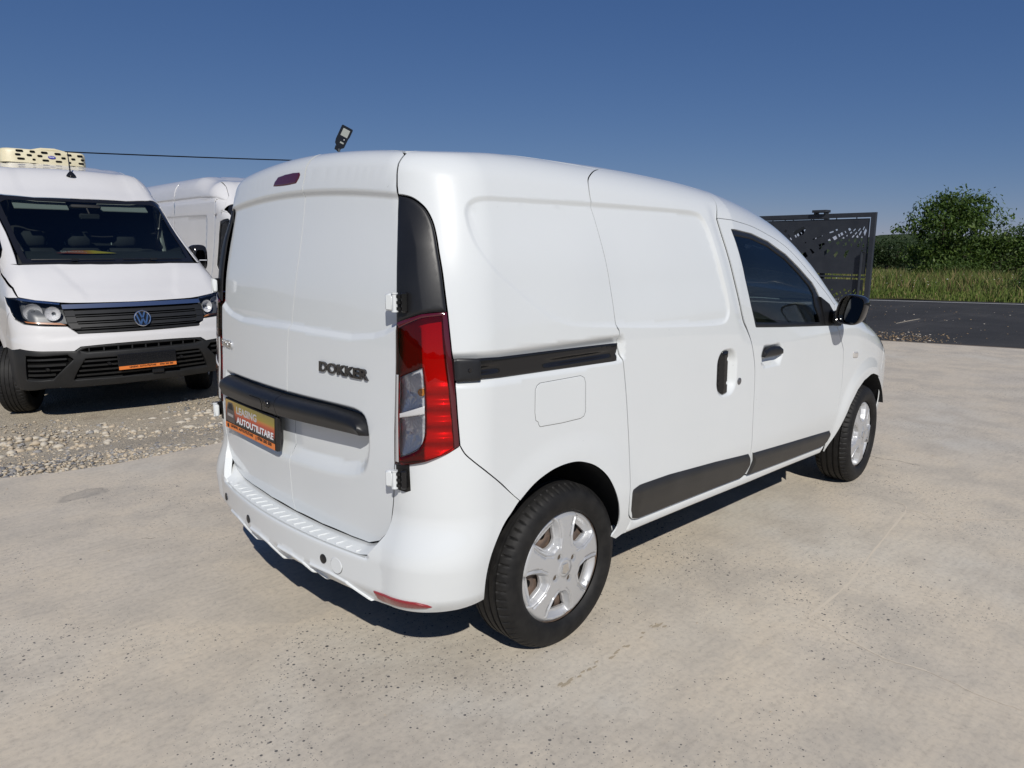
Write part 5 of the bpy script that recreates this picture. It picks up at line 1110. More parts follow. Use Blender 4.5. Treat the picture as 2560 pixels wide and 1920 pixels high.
tree('hedge_tree', 'dense green tree joining the broad tree at the right edge of the photo', 'tree', (38.4, 5.3, 0), lob([(0, 0, 1.7, 1.1, .9), (.7, .1, 1.9, 1.0, .8), (-.4, -.2, .9, 1.2, .8), (1.2, -.2, 1.1, 1.2, 1.0), (-.75, 0, 2.05, .5, .4)]), 300, 28, .18, LF, (.9, .09), 42)
tree('hedge_tree', 'dark bushy tree running out of the photo past the right edge', 'tree', (39.3, 3.4, 0), lob([(0, 0, 1.7, 1.3, 1.0), (.9, .1, 1.5, 1.2, 1.0), (0, -.3, .8, 1.6, .8)]), 240, 26, .18, LF, (.9, .09), 43)
tree('roadside_bush', 'bright yellow-green bush in the grass at the right edge beside the road', 'bush', (25.9, 2.75, 0), lob([(0, 0, .35, .42, .36), (.5, .1, .3, .42, .3), (-.35, .05, .25, .3, .24), (.15, 0, .66, .20, .20)]), 130, 22, .085, LB, (.3, .02), 44)
tree('scrub_bush', 'low dark shrub at the foot of the broad tree', 'bush', (35.2, 7.0, 0), lob([(0, 0, .55, .9, .5), (.8, 0, .5, .8, .5), (-.8, 0, .45, .7, .42)]), 130, 22, .13, LF, (.3, .03), 45)
for i, (px_, D_, h_, w__, lb) in enumerate([((2205), 84, 3.3, 2.4, 'farthest round-topped dark tree beside the steel gate post'), ((2240), 92, 2.9, 2.6, 'far hazy tree behind the left side of the broad tree'), ((2160), 88, 2.7, 2.6, 'far tree showing through the holes of the steel gate')]):
    az = YAW - math.atan((px_ - 1280) / FPX); tree('far_tree', lb, 'tree', (CAM[0] + D_ * math.cos(az), CAM[1] + D_ * math.sin(az), -.3), lob([(0, 0, h_ * .55, w__, h_ * .45), (-.9, 0, h_ * .35, w__ * .8, h_ * .35), (1.0, 0, h_ * .32, w__ * .9, h_ * .32)]), 240, 22, .30, LD, (1.2, .2), 50 + i)
# low wooded ridge round the horizon
hm = mat('far_wood', (.035, .052, .028), .95, spec=.1); n = NT(hm); n.l(n.ramp(n.noise(n.coord(), .12, 6, .7), [(.3, (.022, .036, .018)), (.7, (.055, .075, .038))]), n.b.inputs['Base Color'])
V_ = []; k = 360
for i in range(k):
    t = 2 * math.pi * i / k; h = 5.5 + 2.5 * math.sin(t * 7) + 1.5 * math.sin(t * 23 + 1) + random.uniform(-.8, .8); D_ = 420
    V_ += [(D_ * math.cos(t), D_ * math.sin(t), -1), ((D_ + 15) * math.cos(t), (D_ + 15) * math.sin(t), h), ((D_ + 60) * math.cos(t), (D_ + 60) * math.sin(t), h + 1.5), ((D_ + 140) * math.cos(t), (D_ + 140) * math.sin(t), -1)]
link('wooded_ridge', MB().add(V_, [(i * 4 + j, ((i + 1) % k) * 4 + j, ((i + 1) % k) * 4 + j + 1, i * 4 + j + 1) for i in range(k) for j in range(3)]).mesh('wooded_ridge', 180), hm, kind='structure')

# ------------------------------------------------------------------ steel gate
def gate_leaf(label, loc):
  gate = thing('steel_gate', label, 'gate', loc, math.atan2(1, .065))
  # local x runs along the leaf, local y through it, z up
  GW = 3.72
  def bar_(name, x0, x1, z0, z1, t=.05, y=0, m_=None): return MB().box(((x0 + x1) / 2, y, (z0 + z1) / 2), (x1 - x0, t, z1 - z0), bev=.003).build(name, m_ or M['gate'], gate, smooth=30)
  bar_('frame_post', 0, .075, .06, 2.02); bar_('frame_post', GW, GW + .075, .06, 2.02); bar_('frame_rail', .075, GW, 1.95, 2.02); bar_('frame_rail', .075, GW, .06, .13); bar_('frame_rail', .10, GW - .02, 1.017, 1.047, .035); bar_('frame_stile', 1.872, 1.912, .13, 1.95, .04)
  def gpanel(x0, x1, z0, z1, holes):
      rings = [[(x0, z0), (x1, z0), (x1, z1), (x0, z1)]] + [[(a, b_) for a, b_ in h] for h in holes]; V2 = []; ed = []
      for r_ in rings:
          k = len(r_); b0 = len(V2); V2 += r_; ed += [(b0 + i, b0 + (i + 1) % k) for i in range(k)]
      rv = delaunay_2d_cdt([Vector(p) for p in V2], ed, [], 0, 1e-6); P = np.array([(p.x, p.y) for p in rv[0]]); T = np.array([t for t in rv[2] if len(t) == 3]); c_ = P[T].mean(1); ok = np.ones(len(T), bool)
      for h in rings[1:]: ok &= ~inpoly(c_, h)
      T = T[ok]; mb = MB(); h2 = .002; k = len(P)
      mb.add([(a, -h2, b_) for a, b_ in P] + [(a, h2, b_) for a, b_ in P], [tuple(t) for t in T] + [tuple(k + i for i in t[::-1]) for t in T])
      for r_ in rings: mb.add([(a, -h2, b_) for a, b_ in r_] + [(a, h2, b_) for a, b_ in r_], [(i, (i + 1) % len(r_), len(r_) + (i + 1) % len(r_), len(r_) + i) for i in range(len(r_))])
      return mb.build('sheet_panel', M['gate'], gate, smooth=None)
  H2 = [[(a, b_ - .945) for a, b_ in h] for h in HOLES if min(b_ for a, b_ in h) > 1.1]
  for k in range(2):
      dx = 1.81 * k
      sh = lambda L: [[(a + dx, b_) for a, b_ in h] for h in L]
      gpanel(.095 + dx, 1.855 + dx - .01, 1.075, 1.932, sh(HOLES)); gpanel(.115 + dx, 1.855 + dx - .01, .15, .990, sh(H2))
      for z in (1.50, 1.25, .75, .4):
          for x_ in (.085 + dx, 1.86 + dx): MB().box((x_, 0, z), (.03, .012, .012)).build('panel_tab', M['gate'], gate, smooth=None)
      for x_ in (.3, .62, 1.0, 1.5):
          for z in (1.94, 1.06, 1.004): MB().box((x_ + dx, 0, z), (.012, .012, .028)).build('panel_tab', M['gate'], gate, smooth=None)
  return gate
gate_leaf('second anthracite gate leaf standing just behind the front one', (10.99, 2.62, 0))
gate = gate_leaf('front anthracite steel gate with laser-cut skewed openings, its post beside the trees', (10.67, 1.762, 0))
bx = MB().box((.882, 0, 2.062), (.235, .16, .040), bev=.004).box((.80, 0, 2.03), (.03, .10, .03)).box((.965, 0, 2.03), (.03, .10, .03)); bx.build('guide_bracket', M['gate'], gate, smooth=30)
for x_ in (.80, .965): MB().box((x_ , .055 * 0 - .06, 2.028), (.030, .02, .028)).build('bracket_pad', mat('pad_white', (.6, .6, .58), .5), gate, smooth=None)
MB().tube([(.10, .05, 1.42), (.155, .05, 1.42), (.16, .05, .55), (.12, .05, .5)], .022, 8).build('drop_bolt', M['gate'], gate)
# ------------------------------------------------------------------ solar street lamp and cable
lp = thing('street_lamp', 'black solar street lamp head on a thin pole rising behind the van roof', 'street lamp', (9.12, 14.60, -.2))
MB().tube([(0, 0, 0), (0, 0, 4.18)], [.045, .032], 10).build('pole', M['galv'], lp)
a_ = Vector((.22, -.14, .52)).normalized(); wv = Vector((.83, -.5, -.10)); wv = (wv - a_ * wv.dot(a_)).normalized(); nv = a_.cross(wv)
Rm = Matrix((wv, a_, nv)).transposed()
def hp(a, b_, h): return Vector((.10, -.06, 4.46)) + wv * a + a_ * b_ + nv * h
hd = MB(); out = [(-.13, -.20), (-.06, -.27), (.08, -.27), (.13, -.22), (.135, .02), (.15, .08), (.15, .27), (.13, .29), (-.13, .29), (-.15, .27), (-.15, -.10)]
hd.prism(out, lambda a, b_, h: hp(a, b_, h), -.02, .04); hd.prism([(-.075, -.36), (.06, -.36), (.075, -.26), (-.09, -.26)], lambda a, b_, h: hp(a, b_, h), -.015, .03); hd.tube([hp(-.01, -.34, 0), Vector((.0, 0, 4.12))], .03, 8)
hd.build('lamp_head', M['gloss_black'], lp, smooth=30)
cs_ = 1 if nv.dot(Vector(CAM) - Vector((9.2, 14.5, 4))) > 0 else -1; h0 = .041 if cs_ > 0 else -.021
def lpq(name, x0, x1, y0, y1, m_):
    me = bpy.data.meshes.new(name); me.from_pydata([tuple(hp(a, b_, h0 + .002 * cs_)) for a, b_ in ((x0, y0), (x1, y0), (x1, y1), (x0, y1))], [], [(0, 1, 2, 3)]); link(name, me, m_, lp)
lpq('led_panel', -.085, .095, .03, .225, M['led']); lpq('rating_plate', -.02, .075, -.155, -.115, M['led'])
MB().tube([hp(.05, -.045, h0), hp(.05, -.045, h0 + .02 * cs_)], [.016, .010], 10).build('motion_sensor', M['paper'], lp)
P0, P1 = Vector((-2.6, 19.2, 3.62)), Vector((9.12, 14.60, 3.66)); pts = [P0.lerp(P1, t) - Vector((0, 0, .16 * 4 * t * (1 - t) * .35)) for t in np.linspace(0, 1, 20)]
o = MB().tube(pts, .014, 6).build('overhead_cable', M['void']); o['label'] = 'thin black overhead cable strung across the sky behind the vans'; o['category'] = 'cable'
pl_ = thing('utility_pole', 'slim grey pole holding the far end of the overhead cable', 'pole', (-2.6, 19.2, -.2)); MB().tube([(0, 0, 0), (0, 0, 4.0)], [.07, .05], 10).build('shaft', M['galv'], pl_)

# ------------------------------------------------------------------ large white vans parked on the gravel (local x forward, y to the van's left, z up)
def F_big(P):
    u_, v_, w_ = P[..., 0], np.abs(P[..., 1]), P[..., 2]
    a = v_ - pchip([.2, .5, 1.0, 1.4, 1.8, 2.2, 2.5], [.97, 1.012, 1.016, .955, .90, .865, .815], w_) + .10 * np.clip((u_ + .2) / .8, 0, 1) ** 2 * np.clip((w_ - 1.0) / .4, 0, 1) * .3
    b = u_ - pchip([.2, .4, .6, .85, 1.0, 1.2], [.93, 1.005, 1.05, 1.02, .97, .853], w_) + .20 * v_ ** 2
    TU, TT = [-3., -1.2, -.75, -.3, .15, .42, .62, .80, .95], [2.50, 2.49, 2.225, 1.893, 1.611, 1.451, 1.291, 1.163, 1.064]
    zr = pchip(TU, TT, u_); zr = np.where(u_ < -1.2, 2.49 + .095 * sst(-1.2, -1.75, u_), zr); sl = np.where(u_ < -1.2, 0, (pchip(TU, TT, u_ + .02) - zr) / .02)
    c_ = (w_ - zr + np.interp(u_, [-1.5, -.8, -.3, .3, .8], [.060, .065, .06, .096, .095]) * v_ ** 2) / np.sqrt(1 + sl ** 2)
    r_ = np.interp(u_, [-1.2, -.2, .6], [.172, .157, .131]); bk = -4.75 - u_
    return rmax(rmax(rmax(a, b, .2), c_, r_), bk, .08)
CF = Sph((-.25, 0, 1.0), 0); V2M = M['white2']
big = thing('cargo_van', 'large white van facing us with a cream refrigeration unit on its roof', 'van', (1.078, 6.02, ZG), -math.pi / 2)
def bp(*a, **k): return panel(*a, **k)
def sym(L): return L + [(p[0], -p[1], p[2]) for p in L[::-1]]
def ctr(L):    # left half from the centre line outwards -> closed ring helper (drops the doubled centre point)
    return L + [(p[0], -p[1], p[2]) for p in L[::-1] if abs(p[1]) > 1e-6]
WSB = [(.395, 0, 1.47), (.385, .25, 1.468), (.35, .5, 1.465), (.32, .68, 1.458), (.285, .80, 1.452)]
WSS = [(.05, .808, 1.60), (-.20, .806, 1.757), (-.48, .815, 1.93), (-.70, .835, 2.06)]
WST = [(-.735, .80, 2.085), (-.69, .70, 2.095), (-.645, .45, 2.115), (-.63, 0, 2.12)]
ring = WSB + WSS + WST; full_ws = ring + [(p[0], -p[1], p[2]) for p in ring[::-1][1:-1]]
TOPB = Top(1.25)
wsg = bp('windscreen', F_big, TOPB, full_ws, M['wsglass'], big, res=.06, gap=.004, offset=-.006)
IN = [(.33, 0, 1.515), (.30, .4, 1.512), (.262, .68, 1.502), (.235, .745, 1.510), (.05, .757, 1.625), (-.20, .755, 1.78), (-.47, .762, 1.955), (-.60, .765, 2.03), (-.625, .70, 2.055), (-.60, .45, 2.075), (-.585, 0, 2.082)]
bp('windscreen_band', F_big, TOPB, full_ws, M['gloss_black'], big, holes=[IN + [(p[0], -p[1], p[2]) for p in IN[::-1][1:-1]]], res=.04, gap=.005, offset=-.004, flange=.004)
# bonnet with two pressed creases
HE = [(.865, 0, 1.097), (.84, .25, 1.099), (.80, .55, 1.105), (.775, .63, 1.112), (.70, .80, 1.135), (.605, .914, 1.163)]
HS_ = [(.49, .912, 1.243), (.30, .905, 1.31), (.13, .90, 1.36), (.06, .885, 1.41)]
HB = [(.13, .845, 1.43), (.295, .80, 1.435), (.33, .68, 1.442), (.362, .5, 1.449), (.397, .25, 1.452), (.408, 0, 1.453)]
hr = HE + HS_ + HB
cr1 = [(.40, .60, 1.44), (.50, .56, 1.36), (.60, .50, 1.28), (.72, .44, 1.19)]
def crease(P):
    v_ = np.abs(P[:, 1]); u_ = P[:, 0]; vc = np.interp(u_, [.38, .75], [.585, .42]); return -.010 * sst(vc + .03, vc - .05, v_) * sst(.34, .44, u_) * sst(.84, .74, u_)
bp('bonnet', F_big, CF, hr + [(p[0], -p[1], p[2]) for p in hr[::-1][1:-1]], V2M, big, res=.022, disp=crease, gap=.003)
bp('cowl', F_big, TOPB, [(.295, .80, 1.437), (.33, .68, 1.444), (.365, .5, 1.451), (.40, .25, 1.454), (.41, 0, 1.455)] + [(p[0], -p[1], p[2]) for p in [(.40, .25, 1.454), (.365, .5, 1.451), (.33, .68, 1.444), (.295, .80, 1.437)]] + [(p[0], -p[1], p[2]) for p in WSB[::-1]] + WSB[1:], M['black'], big, res=.05, offset=-.004, gap=0)
# headlights
HLO = [(.407, .972, 1.168), (.60, .914, 1.160), (.775, .630, 1.110), (.85, .628, 1.01), (.922, .628, .904), (.86, .78, .915), (.783, .93, .935), (.704, .978, .975), (.60, .995, 1.072)]
CH = [(.60, .914, 1.160), (.775, .63, 1.110), (.785, .63, 1.090), (.62, .92, 1.135), (.43, .975, 1.155), (.407, .972, 1.168)]
for s in (1, -1):
    hl = bp('headlight', F_big, CF, HLO, M['clear'], big, res=.03, offset=.003, rnd=(.02, .006), gap=.003, mirror=s < 0)
    bp('lamp_housing', F_big, CF, HLO, mat('lamp_grey', (.10, .105, .11), .35), hl, res=.03, offset=-.11, gap=.004, flange=.002, mirror=s < 0)
    bp('chrome_brow', F_big, CF, CH, M['chrome'], hl, res=.02, offset=-.004, gap=.002, flange=.01, mirror=s < 0)
    for (u_, v_, w_, r_) in ((.715, .835, 1.03, .075), (.815, .70, 1.015, .062)):
        lb_ = MB(); c_ = Vector((u_ - .012, s * v_, w_)); d_ = Vector((1, s * .38, .05)).normalized()
        lb_.tube([c_ - d_ * .04, c_ - d_ * .03, c_, c_ + d_ * .008], [r_ * .25, r_ * .6, r_ * 1.0, r_ * 1.04], 18, cap=False); lb_.build('reflector_bowl', M['bowl'], hl)
        MB().tube([c_ - d_ * .035, c_ - d_ * .005], [r_ * .3, r_ * .16], 12).build('lamp_bulb', M['clear'], hl)
    bp('indicator', F_big, CF, [(.87, .66, .935), (.92, .632, .912), (.80, .92, .942), (.775, .93, .955)], mat('indicator_orange', (.45, .17, .05), .25, coat=1.), hl, res=.02, offset=-.02, gap=0, mirror=s < 0)
# grille with bars and emblem
GO = [(.868, 0, 1.094), (.842, .25, 1.096), (.80, .56, 1.102), (.776, .625, 1.109), (.85, .622, 1.01), (.922, .620, .905), (.962, .548, .834), (.995, .25, .832), (1.005, 0, .831)]
gfull = GO + [(p[0], -p[1], p[2]) for p in GO[::-1][1:-1]]
gr_ = bp('grille', F_big, CF, gfull, M['void'], big, res=.05, offset=-.035, gap=0, flange=.01)
def gl_(w_, v_, off): return tuple(np.array(srf(F_big, (0, v_, w_), (1, 0, 0))) + [off, 0, 0])
def gbar(name, w0, w1, vmax, off, m_, par, thick=.02):
    vs_ = np.linspace(-vmax, vmax, 29); V_ = []
    for v_ in vs_:
        a = gl_(w1, v_, off); b_ = gl_(w0, v_, off); V_ += [(a[0] - thick, a[1], a[2]), a, b_, (b_[0] - thick, b_[1], b_[2])]
    return MB().add(V_, [(i * 4 + j, i * 4 + (j + 1) % 4, (i + 1) * 4 + (j + 1) % 4, (i + 1) * 4 + j) for i in range(28) for j in range(4)] + [(0, 1, 2, 3), (115, 114, 113, 112)]).build(name, m_, par, smooth=30)
gbar('chrome_strip', 1.056, 1.094, .625, .004, mat('satin_chrome', (.80, .80, .80), .30, 1.0), gr_)
for w0, w1, vm in ((1.005, 1.035, .61), (.985, .992, .60), (.945, .975, .60), (.925, .932, .59), (.888, .915, .58), (.870, .876, .57), (.836, .856, .555)): gbar('grille_bar', w0, w1, vm, .0 if w1 - w0 > .01 else -.008, M['bumper_black'], gr_)
for s in (1, -1):
    for i, (w0, w1) in enumerate(((1.04, .99), (.985, .935), (.93, .88))):
        vv = lambda w_: float(np.interp(w_, [.83, .905, 1.05], [.555, .615, .62]))
        a = [gl_(w0, s * (vv(w0) - .075), .004), gl_(w0, s * vv(w0), .004), gl_(w1, s * vv(w1), .004), gl_(w1, s * (vv(w1) - .075), .004)]
        MB().add(a + [(p[0] - .03, p[1], p[2]) for p in a], [(0, 1, 2, 3), (7, 6, 5, 4), (0, 4, 5, 1), (1, 5, 6, 2), (2, 6, 7, 3), (3, 7, 4, 0)]).build('grille_end', M['bumper_black'], gr_, smooth=None)
em = np.array(gl_(.942, 0, .008)); er = .076; tl_ = .22
def e3(a, b_, h): return (em[0] + h * math.cos(tl_) - b_ * math.sin(tl_), em[1] + a, em[2] + b_ * math.cos(tl_) + h * math.sin(tl_))
bdg = MB(); bdg.prism([(er * .97 * math.cos(t), er * .97 * math.sin(t)) for t in np.linspace(0, 2 * math.pi, 37)[:-1]], e3, 0, .014); badge = bdg.build('badge_disc', M['gloss_black'], gr_, smooth=30)
rg = MB(); k = 40
rg.tube([e3(er * .94 * math.cos(t), er * .94 * math.sin(t), .018) for t in np.linspace(0, 2 * math.pi, k)], .0065, 8, cap=False)
def stroke(pts, w_=.0145):
    for i in range(len(pts) - 1):
        a, b_ = np.array(pts[i]) * er, np.array(pts[i + 1]) * er; t = (b_ - a) / np.linalg.norm(b_ - a); n_ = np.array([-t[1], t[0]]) * w_ / 2
        rg.prism([tuple(a + n_), tuple(b_ + n_), tuple(b_ - n_), tuple(a - n_)], e3, .012, .022)
stroke([(-.33, .82), (-.04, .06)]); stroke([(.33, .82), (.04, .06)]); stroke([(-.70, .56), (-.30, -.80)]); stroke([(-.30, -.80), (-.03, -.06)]); stroke([(.03, -.06), (.30, -.80)]); stroke([(.30, -.80), (.70, .56)])
rg.build('emblem', M['chrome'], gr_, smooth=30)
# white bumper band and black lower bumper
UB = [(1.007, 0, .828), (.997, .25, .829), (.965, .548, .830), (.927, .622, .900), (.86, .78, .912), (.783, .935, .932), (.704, .98, .972), (.62, .997, 1.03), (.52, 1.008, .90), (.44, 1.012, .80), (.405, 1.012, .70)]
UL = [(.60, 1.0, .700), (.76, .965, .716), (.86, .85, .700), (.98, .60, .677), (.988, .545, .715), (1.03, .25, .728), (1.043, 0, .730)]
uu = UB + UL; bp('upper_bumper', F_big, CF, uu + [(p[0], -p[1], p[2]) for p in uu[::-1][1:-1]], V2M, big, res=.03, gap=.002, flange=.02, disp=lambda P: .008 * sst(.82, .78, P[:, 2]))
LT = [(1.043, 0, .727), (1.03, .25, .725), (.988, .543, .712), (.98, .60, .674), (.86, .85, .697), (.76, .965, .713), (.60, 1.0, .697), (.405, 1.012, .69)]
LB_ = [(.415, 1.008, .55), (.42, 1.0, .40), (.47, .99, .335), (.66, .93, .335), (.844, .827, .335), (.912, .563, .325), (.965, .25, .322), (.98, 0, .322)]
VN_ = [(.80, .94, .655), (.965, .655, .645), (.975, .61, .60), (.90, .78, .415), (.76, .95, .425)]
INT = [gl_(.700, 0, 0), gl_(.700, .25, 0), gl_(.697, .5, 0), gl_(.675, .56, 0), gl_(.655, .50, 0), gl_(.655, .25, 0), gl_(.655, 0, 0)]
LOI = [gl_(.60, 0, 0), gl_(.60, .30, 0), gl_(.60, .52, 0), gl_(.50, .58, 0), gl_(.40, .62, 0), gl_(.395, .3, 0), gl_(.395, 0, 0)]
mirh = lambda L: L + [(p[0], -p[1], p[2]) for p in L[::-1] if abs(p[1]) > 1e-6]
lb = LT + LB_; hol = [mirh(INT), mirh(LOI), VN_, [(p[0], -p[1], p[2]) for p in VN_]]
lbp = bp('lower_bumper', F_big, CF, lb + [(p[0], -p[1], p[2]) for p in lb[::-1] if abs(p[1]) > 1e-6], M['bumper_black'], big, holes=hol, res=.03, gap=.002, flange=.03, rnd=(.012, .006))
bp('bumper_backing', F_big, CF, lb + [(p[0], -p[1], p[2]) for p in lb[::-1] if abs(p[1]) > 1e-6], M['void'], lbp, res=.06, offset=-.05, gap=.01, flange=.002)
for w0, w1, vm in ((.566, .582, .53), (.522, .538, .55), (.478, .494, .57), (.434, .450, .59)): gbar('intake_bar', w0, w1, vm, -.012, M['bumper_black'], lbp)
for v_ in np.linspace(-.48, .48, 9): 
    p = gl_(.68, v_, -.02); MB().box(p, (.02, .010, .045)).build('intake_rib', M['bumper_black'], lbp, smooth=None)
for s in (1, -1):
    for w0, w1 in ((.60, .615), (.545, .565), (.50, .512), (.455, .475)):
        V_ = []
        for v_ in np.linspace(.66, .94, 9):
            lim = float(np.interp(w0, [.42, .60, .645], [.78, .62, .66])); v2 = max(v_, lim); a = gl_(w1, s * v2, -.018); b_ = gl_(w0, s * v2, -.018); V_ += [(a[0] - .02, a[1], a[2]), a, b_, (b_[0] - .02, b_[1], b_[2])]
        MB().add(V_, [(i * 4 + j, i * 4 + (j + 1) % 4, (i + 1) * 4 + (j + 1) % 4, (i + 1) * 4 + j) for i in range(8) for j in range(4)]).build('fog_louvre', M['bumper_black'], lbp, smooth=30)
for v_, w_ in ((.81, .518), (.33, .540), (-.33, .540), (-.81, .518)):
    p = np.array(gl_(w_, v_, 0)); MB().tube([p - [.02, 0, 0], p + [.007, .0, 0]], [.017, .0145], 16).build('parking_sensor', M['gloss_black'], lbp)
MB().box(np.array(gl_(.44, .10, -.004)), (.03, .11, .07), bev=.006).build('radar_cover', M['black'], lbp, smooth=30)
# empty number plate holder with an orange dealer strip
pcx = 1.052; np_ = MB().box((pcx, 0, .545), (.014, .53, .150), bev=.004).build('number_plate_holder', M['gloss_black'], big, smooth=30)
for v_ in np.linspace(-.235, .235, 17): MB().box((pcx + .0075, v_, .562), (.004, .003, .096)).build('holder_rib', M['black'], np_, smooth=None)
for w_ in (.53, .556, .582): MB().box((pcx + .0078, 0, w_), (.004, .50, .003)).build('holder_rib', M['black'], np_, smooth=None)
quad('orange_strip', [(pcx + .0085, -.262, .473), (pcx + .0085, .262, .473), (pcx + .0085, .262, .505), (pcx + .0085, -.262, .505)], M['orange'], np_)
text_on('printed_text', 'LEASING  AUTOUTILITARE', .022, (pcx + .010, -.17, .480), (0, 1, 0), (0, 0, 1), M['ink'], np_, bold=.0008, width=.24)
text_on('printed_text', '0766 205 500', .022, (pcx + .010, .105, .480), (0, 1, 0), (0, 0, 1), M['ink'], np_, bold=.0008, width=.125)
# flanks, pillars, roof
def BS(u_, w_): return srf(F_big, (u_, 0, w_), (0, 1, 0))
def BT(u_, v_): return srf(F_big, (u_, v_, 1.2), (0, 0, 1))
bside = Side(1.3, 1)
arc = lambda uc, r_, t0, t1, k: [BS(uc + r_ * math.cos(t), .36 + r_ * math.sin(t)) for t in np.linspace(t0, t1, k)]
RO = [BT(u_, .70) for u_ in (-4.6, -3.5, -2.5, -1.8)] + [BT(-1.2, .69), BT(-1.0, .70), BT(-.85, .74)]
flank = [(.405, 1.012, .70)] + arc(0, .43, .85, math.pi + .1, 14) + [BS(-.46, .34), BS(-3.16, .34)] + arc(-3.64, .43, 0, math.pi, 14) + [BS(-4.1, .34), BS(-4.66, .36), BS(-4.68, 1.2), BS(-4.66, 2.0), BS(-4.64, 2.25)] + RO + [(-.755, .85, 2.075)] + WSS[::-1] + [(.285, .805, 1.45), (.13, .845, 1.432), (.06, .885, 1.41)] + HS_[::-1][1:] + [(.605, .914, 1.163), (.50, .945, 1.165), (.407, .972, 1.168), (.60, .995, 1.072), (.704, .982, .975), (.62, .998, 1.03), (.52, 1.008, .90), (.44, 1.012, .80)]
DWIN = [(-.835, .90, 1.95), (-.62, .868, 1.975), (-.42, .875, 1.86), (-.20, .885, 1.72), (-.02, .90, 1.60), (.04, .925, 1.53), (.035, .95, 1.43), (-.25, .975, 1.385), (-.80, .98, 1.345), (-.865, .975, 1.40), (-.865, .93, 1.80)]
REC = np.array([(-1.32, 2.04), (-1.26, 2.03), (-1.23, 1.98), (-1.23, 1.45), (-1.27, 1.40), (-2.7, 1.40), (-2.74, 1.45), (-2.74, 2.0), (-2.70, 2.05)])
SEAMS = [[(-1.005, .45), (-1.005, 1.2), (-1.005, 2.19), (-.93, 2.33), (-.80, 2.40)], [(-2.45, .5), (-2.45, 1.3), (-2.42, 2.26), (-2.40, 2.5)], [(-1.005, 2.03), (-.80, 2.07), (-.62, 2.03), (-.42, 1.93)]]
def bdisp(P):
    u_, w_ = P[:, 0], P[:, 2]; q = np.stack([u_, w_], -1); d = -.010 * sst(.004, -.016, sd(q, REC))
    gut = np.interp(u_, [-4, -1.5, -1.0, -.7, -.5], [2.27, 2.265, 2.245, 2.17, 2.03]); d = d - .016 * sst(.016, .002, np.abs(w_ - gut)) * sst(-.35, -.55, u_) + .006 * sst(.0, .05, w_ - gut) * sst(-.5, -.8, u_)
    for S_ in SEAMS: d = d - .012 * sst(.007, .003, pdist(q, S_, False))
    d = d + .012 * sst(.56, .45, np.hypot(u_, w_ - .36)) + .012 * sst(.56, .45, np.hypot(u_ + 3.64, w_ - .36)) + .012 * sst(.05, .02, np.abs(w_ - .62)) * sst(-.5, -.55, u_)
    return d
gl_line = [BS(u_, w_) for u_, w_ in ((-4.5, 2.27), (-3, 2.268), (-1.5, 2.265), (-1.0, 2.245), (-.85, 2.21), (-.7, 2.17), (-.6, 2.10))]
bl_ = [(gl_line, (-.05, -.025, -.016, -.009, -.003, .003, .009, .016)), ([BS(*p) for p in smooth_line([tuple(p) for p in REC] + [tuple(REC[0])], 2)], (-.014, -.007, 0, .005))] + [([BS(*p) for p in S_], (-.007, -.004, 0, .004, .007)) for S_ in SEAMS]
for s in (1, -1):
    fk = bp('side_panel', F_big, bside, flank, V2M, big, holes=[DWIN], disp=bdisp, res=.045, lines=bl_, gap=.002, mirror=s < 0)
    bp('window_glass', F_big, bside, DWIN, M['glass'], fk, res=.06, offset=-.012, gap=.001, flange=.003, mirror=s < 0)
    cw = np.array(DWIN).mean(0); DW2 = [tuple(cw + (np.array(p) - cw) * [.93, 1, .90]) for p in DWIN]
    bp('window_seal', F_big, bside, DWIN, M['black'], fk, holes=[DW2], res=.04, offset=-.006, gap=.0005, flange=.008, mirror=s < 0)
    # mirror: two-part black head on an arm
    mh = MB(); cy, cz = .975 + .0, 1.50
    def rrp(t, a, b_, p=3.4): c_, s_ = math.cos(t), math.sin(t); return a * math.copysign(abs(c_) ** (2 / p), c_), b_ * math.copysign(abs(s_) ** (2 / p), s_)
    secs = [(.05, .55, .6), (.035, .85, .88), (0., 1., 1.), (-.07, 1., 1.), (-.10, .96, .97), (-.10, .05, .05)]; k = 24; V_ = []
    for x_, a, b_ in secs:
        for i in range(k): q_ = rrp(2 * math.pi * i / k, .098 * a, .150 * b_); V_.append((x_ - .05, s * (cy + .012 + q_[0] + .12 * q_[1] * .3), cz + q_[1]))
    mh.add(V_, [(j * k + i, j * k + (i + 1) % k, (j + 1) * k + (i + 1) % k, (j + 1) * k + i) for j in range(len(secs) - 1) for i in range(k)]); mh.tube([(-.08, s * .88, 1.40), (-.06, s * .97, 1.38)], .03, 8)
    wm = mh.build('wing_mirror', M['gloss_black'], big, smooth=45)
    MB().box((-.005, s * 1.015, 1.475), (.012, .085, .012), bev=.003).build('side_repeater', M['bowl'], wm, smooth=None)
rr0 = [BT(u_, .70) for u_ in (-4.6, -3.5, -2.5, -1.8)] + [BT(-1.2, .69), BT(-1.0, .70), BT(-.85, .74), (-.755, .85, 2.075)] + WST
def rdisp(P):
    v_ = np.abs(P[:, 1]); d = 0 * v_
    d = d + .008 * sst(.50, .60, v_) * sst(-.60, -.8, P[:, 0]) * sst(-1.7, -1.2, P[:, 0])
    for c_ in (.2, .5): d = d - .008 * sst(.03, .012, np.abs(v_ - c_)) * sst(-1.5, -1.6, P[:, 0])
    return d
bp('roof', F_big, Sph((-1.6, 0, .6), 0), rr0 + [(p[0], -p[1], p[2]) for p in rr0[::-1] if abs(p[1]) > 1e-6], V2M, big, res=.04, gap=.001, disp=rdisp) if False else bp('roof', F_big, Top(1.2), rr0 + [(p[0], -p[1], p[2]) for p in rr0[::-1] if abs(p[1]) > 1e-6], V2M, big, res=.04, gap=.0015, disp=rdisp)
